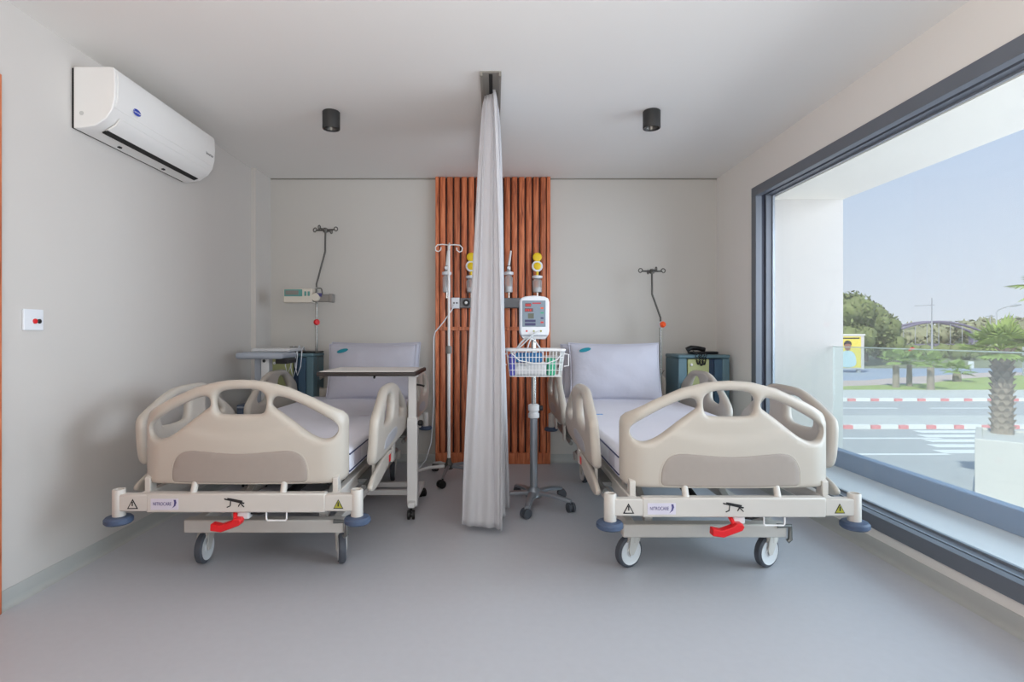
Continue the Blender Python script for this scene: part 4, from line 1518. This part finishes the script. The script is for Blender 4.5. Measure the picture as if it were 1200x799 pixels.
tree(41.0, 63, 9.5, 8.2, 'large round dark tree directly behind the yellow poster', 11, n=7000, leaf=.30)
tree(49.0, 72, 7.0, 7.0, 'bushy tree sloping down beside the large round tree', 12, n=4500, leaf=.30)
tree(56.0, 80, 5.5, 5.2, 'small tree at the low end of the dark tree clump', 13, n=1000)
for k, (px, top, Y, w, lb) in enumerate(((1068, 386, 104, 9, 'hazy far tree under the near end of the arch bridge'),
                                         (1090, 383, 116, 9, 'hazy far tree behind the tall mast'),
                                         (1106, 381, 128, 9, 'hazy far tree under the crown of the arch'),
                                         (1128, 381, 140, 10, 'hazy far tree under the far end of the arch bridge'),
                                         (1150, 379, 106, 9, 'hazy far tree just past the end of the arch bridge'),
                                         (1172, 376, 117, 9, 'hazy far tree behind the fronds of the planter palm'),
                                         (1195, 378, 129, 10, 'hazy far tree below the street lamp'),
                                         (1218, 375, 104, 10, 'hazy far tree at the edge of the window view'))):
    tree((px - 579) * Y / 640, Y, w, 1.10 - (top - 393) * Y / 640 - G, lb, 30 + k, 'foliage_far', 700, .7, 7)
# low dark hedge under the bridge
ORD = ('first', 'second', 'third', 'fourth', 'fifth', 'sixth', 'seventh', 'eighth', 'ninth')
for k in range(9):
    px = 1050 + 19 * k
    Y = 76 + 6 * (k % 2)
    rr = random.Random(70 + k)
    b = tree((px - 579) * Y / 640, Y, 4.4, 1.6 + rr.uniform(-.1, .25), 'low dark bush below the arch bridge, %s from the poster end of the row' % ORD[k], 50 + k, 'foliage', 420, .3, 6)
    b.name = 'bush'
    b['category'] = 'bush'
    b['group'] = 'bushes below the bridge'

# arched footbridge
br = thing('arch_footbridge', 'grey arched footbridge spanning the road beyond the trees', 'bridge', (72, 92, G))
m = MB()
xa, xb = -5.0, 10.8
for yo in (0, 2.2):
    m.tube([(xa + (xb - xa) * k / 20, yo, 3.5 + 1.95 * (1 - (2 * k / 20 - 1) ** 2) + .35) for k in range(21)], .2, 6)
m.build('arch', 'bridge_deck', br)
box(-6, 10.5, 0, 2.2, 1.05, 1.55).build('deck', 'bridge_deck', br, smooth=False)
box(-6, 10.5, -.06, 0, 1.55, 2.1).build('parapet', 'bridge_deck', br, smooth=False)
for k in range(1, 8):
    x = xa + (xb - xa) * k / 8
    MB().cyl((x, 0, 1.5), (x, 0, 3.85 + 1.95 * (1 - (2 * k / 8 - 1) ** 2)), .05, n=6).build('hanger', 'pole_grey', br)
for x in (-5.2, 9.8):
    box(x - .3, x + .3, .4, 1.8, 0, 4.0).build('pier', 'bridge_deck', br, smooth=False)

# poles, lamps, sign, car
mast = thing('street_mast', 'tall thin grey mast with a crossbar in front of the arch bridge', 'mast', (48.1, 60, G))
MB().cyl((0, 0, 0), (0, 0, 7.6), .11, .06, 8).build('pole', 'pole_grey', mast)
MB().cyl((-1.9, 0, 6.75), (.3, 0, 6.85), .035, n=6).build('crossbar', 'pole_grey', mast)
sl = thing('street_lamp', 'curved-arm grey street lamp above the planter palm', 'street lamp', (46.0, 50, G))
MB().tube([(0, 0, 0), (0, 0, 5.6), (.15, 0, 5.85), (1.0, 0, 6.15), (1.3, 0, 6.2)], [.09, .06, .055, .05, .05], 8).build('pole', 'pole_grey', sl)
MB().tube([(1.2, 0, 6.18), (1.7, 0, 6.26), (2.25, 0, 6.34)], [.06, .12, .04], 8).build('lamp_head', 'pole_grey', sl)
m2 = thing('lamp_post', 'thin far lamp post behind the fronds of the planter palm', 'lamp post', (74.5, 82, G))
MB().cyl((0, 0, 0), (0, 0, 6.6), .08, .06, 6).build('pole', 'pole_grey', m2)
MB().cyl((-.6, 0, 6.4), (.6, 0, 6.4), .06, n=6).build('arms', 'pole_grey', m2)
sg = thing('traffic_sign', 'round red traffic sign on a pole beside the small palms', 'sign', (36.7, 48, G))
MB().cyl((0, 0, 0), (0, 0, 2.0), .04, n=6).build('pole', 'pole_grey', sg)
MB().lathe([(.30, 0), (.30, .04)], (0, -.05, 2.15), 20, (0, -1, 0)).build('disc', 'red_plastic', sg)
for k, (x, y) in enumerate(((41.5, 44.2), (44.0, 45.4), (46.2, 45.9))):
    bo = thing('bollard_lamp', 'slim pale post in the grass beyond the planter palm, %s from the low bushy palm' % ORD[k], 'post', (x, y, G + .1), group='slim posts in the grass')
    MB().cyl((0, 0, 0), (0, 0, 2.5), .06, n=8).build('post', 'pole_grey', bo)
    MB().lathe([(.06, 0), (.12, .02), (.12, .12), (.04, .16)], (0, 0, 2.5), 12).build('cap', 'paint_white', bo)
cv = thing('road_sign', 'tiny white road sign beyond the low bushy palm', 'sign', (44.0, 50.4, G + .1))
MB().cyl((0, 0, 0), (0, 0, .5), .05, n=8).build('post', 'pole_grey', cv)
box(-.26, .26, -.04, 0, .35, 1.0).build('board', 'car_white', cv, bevel=.02)
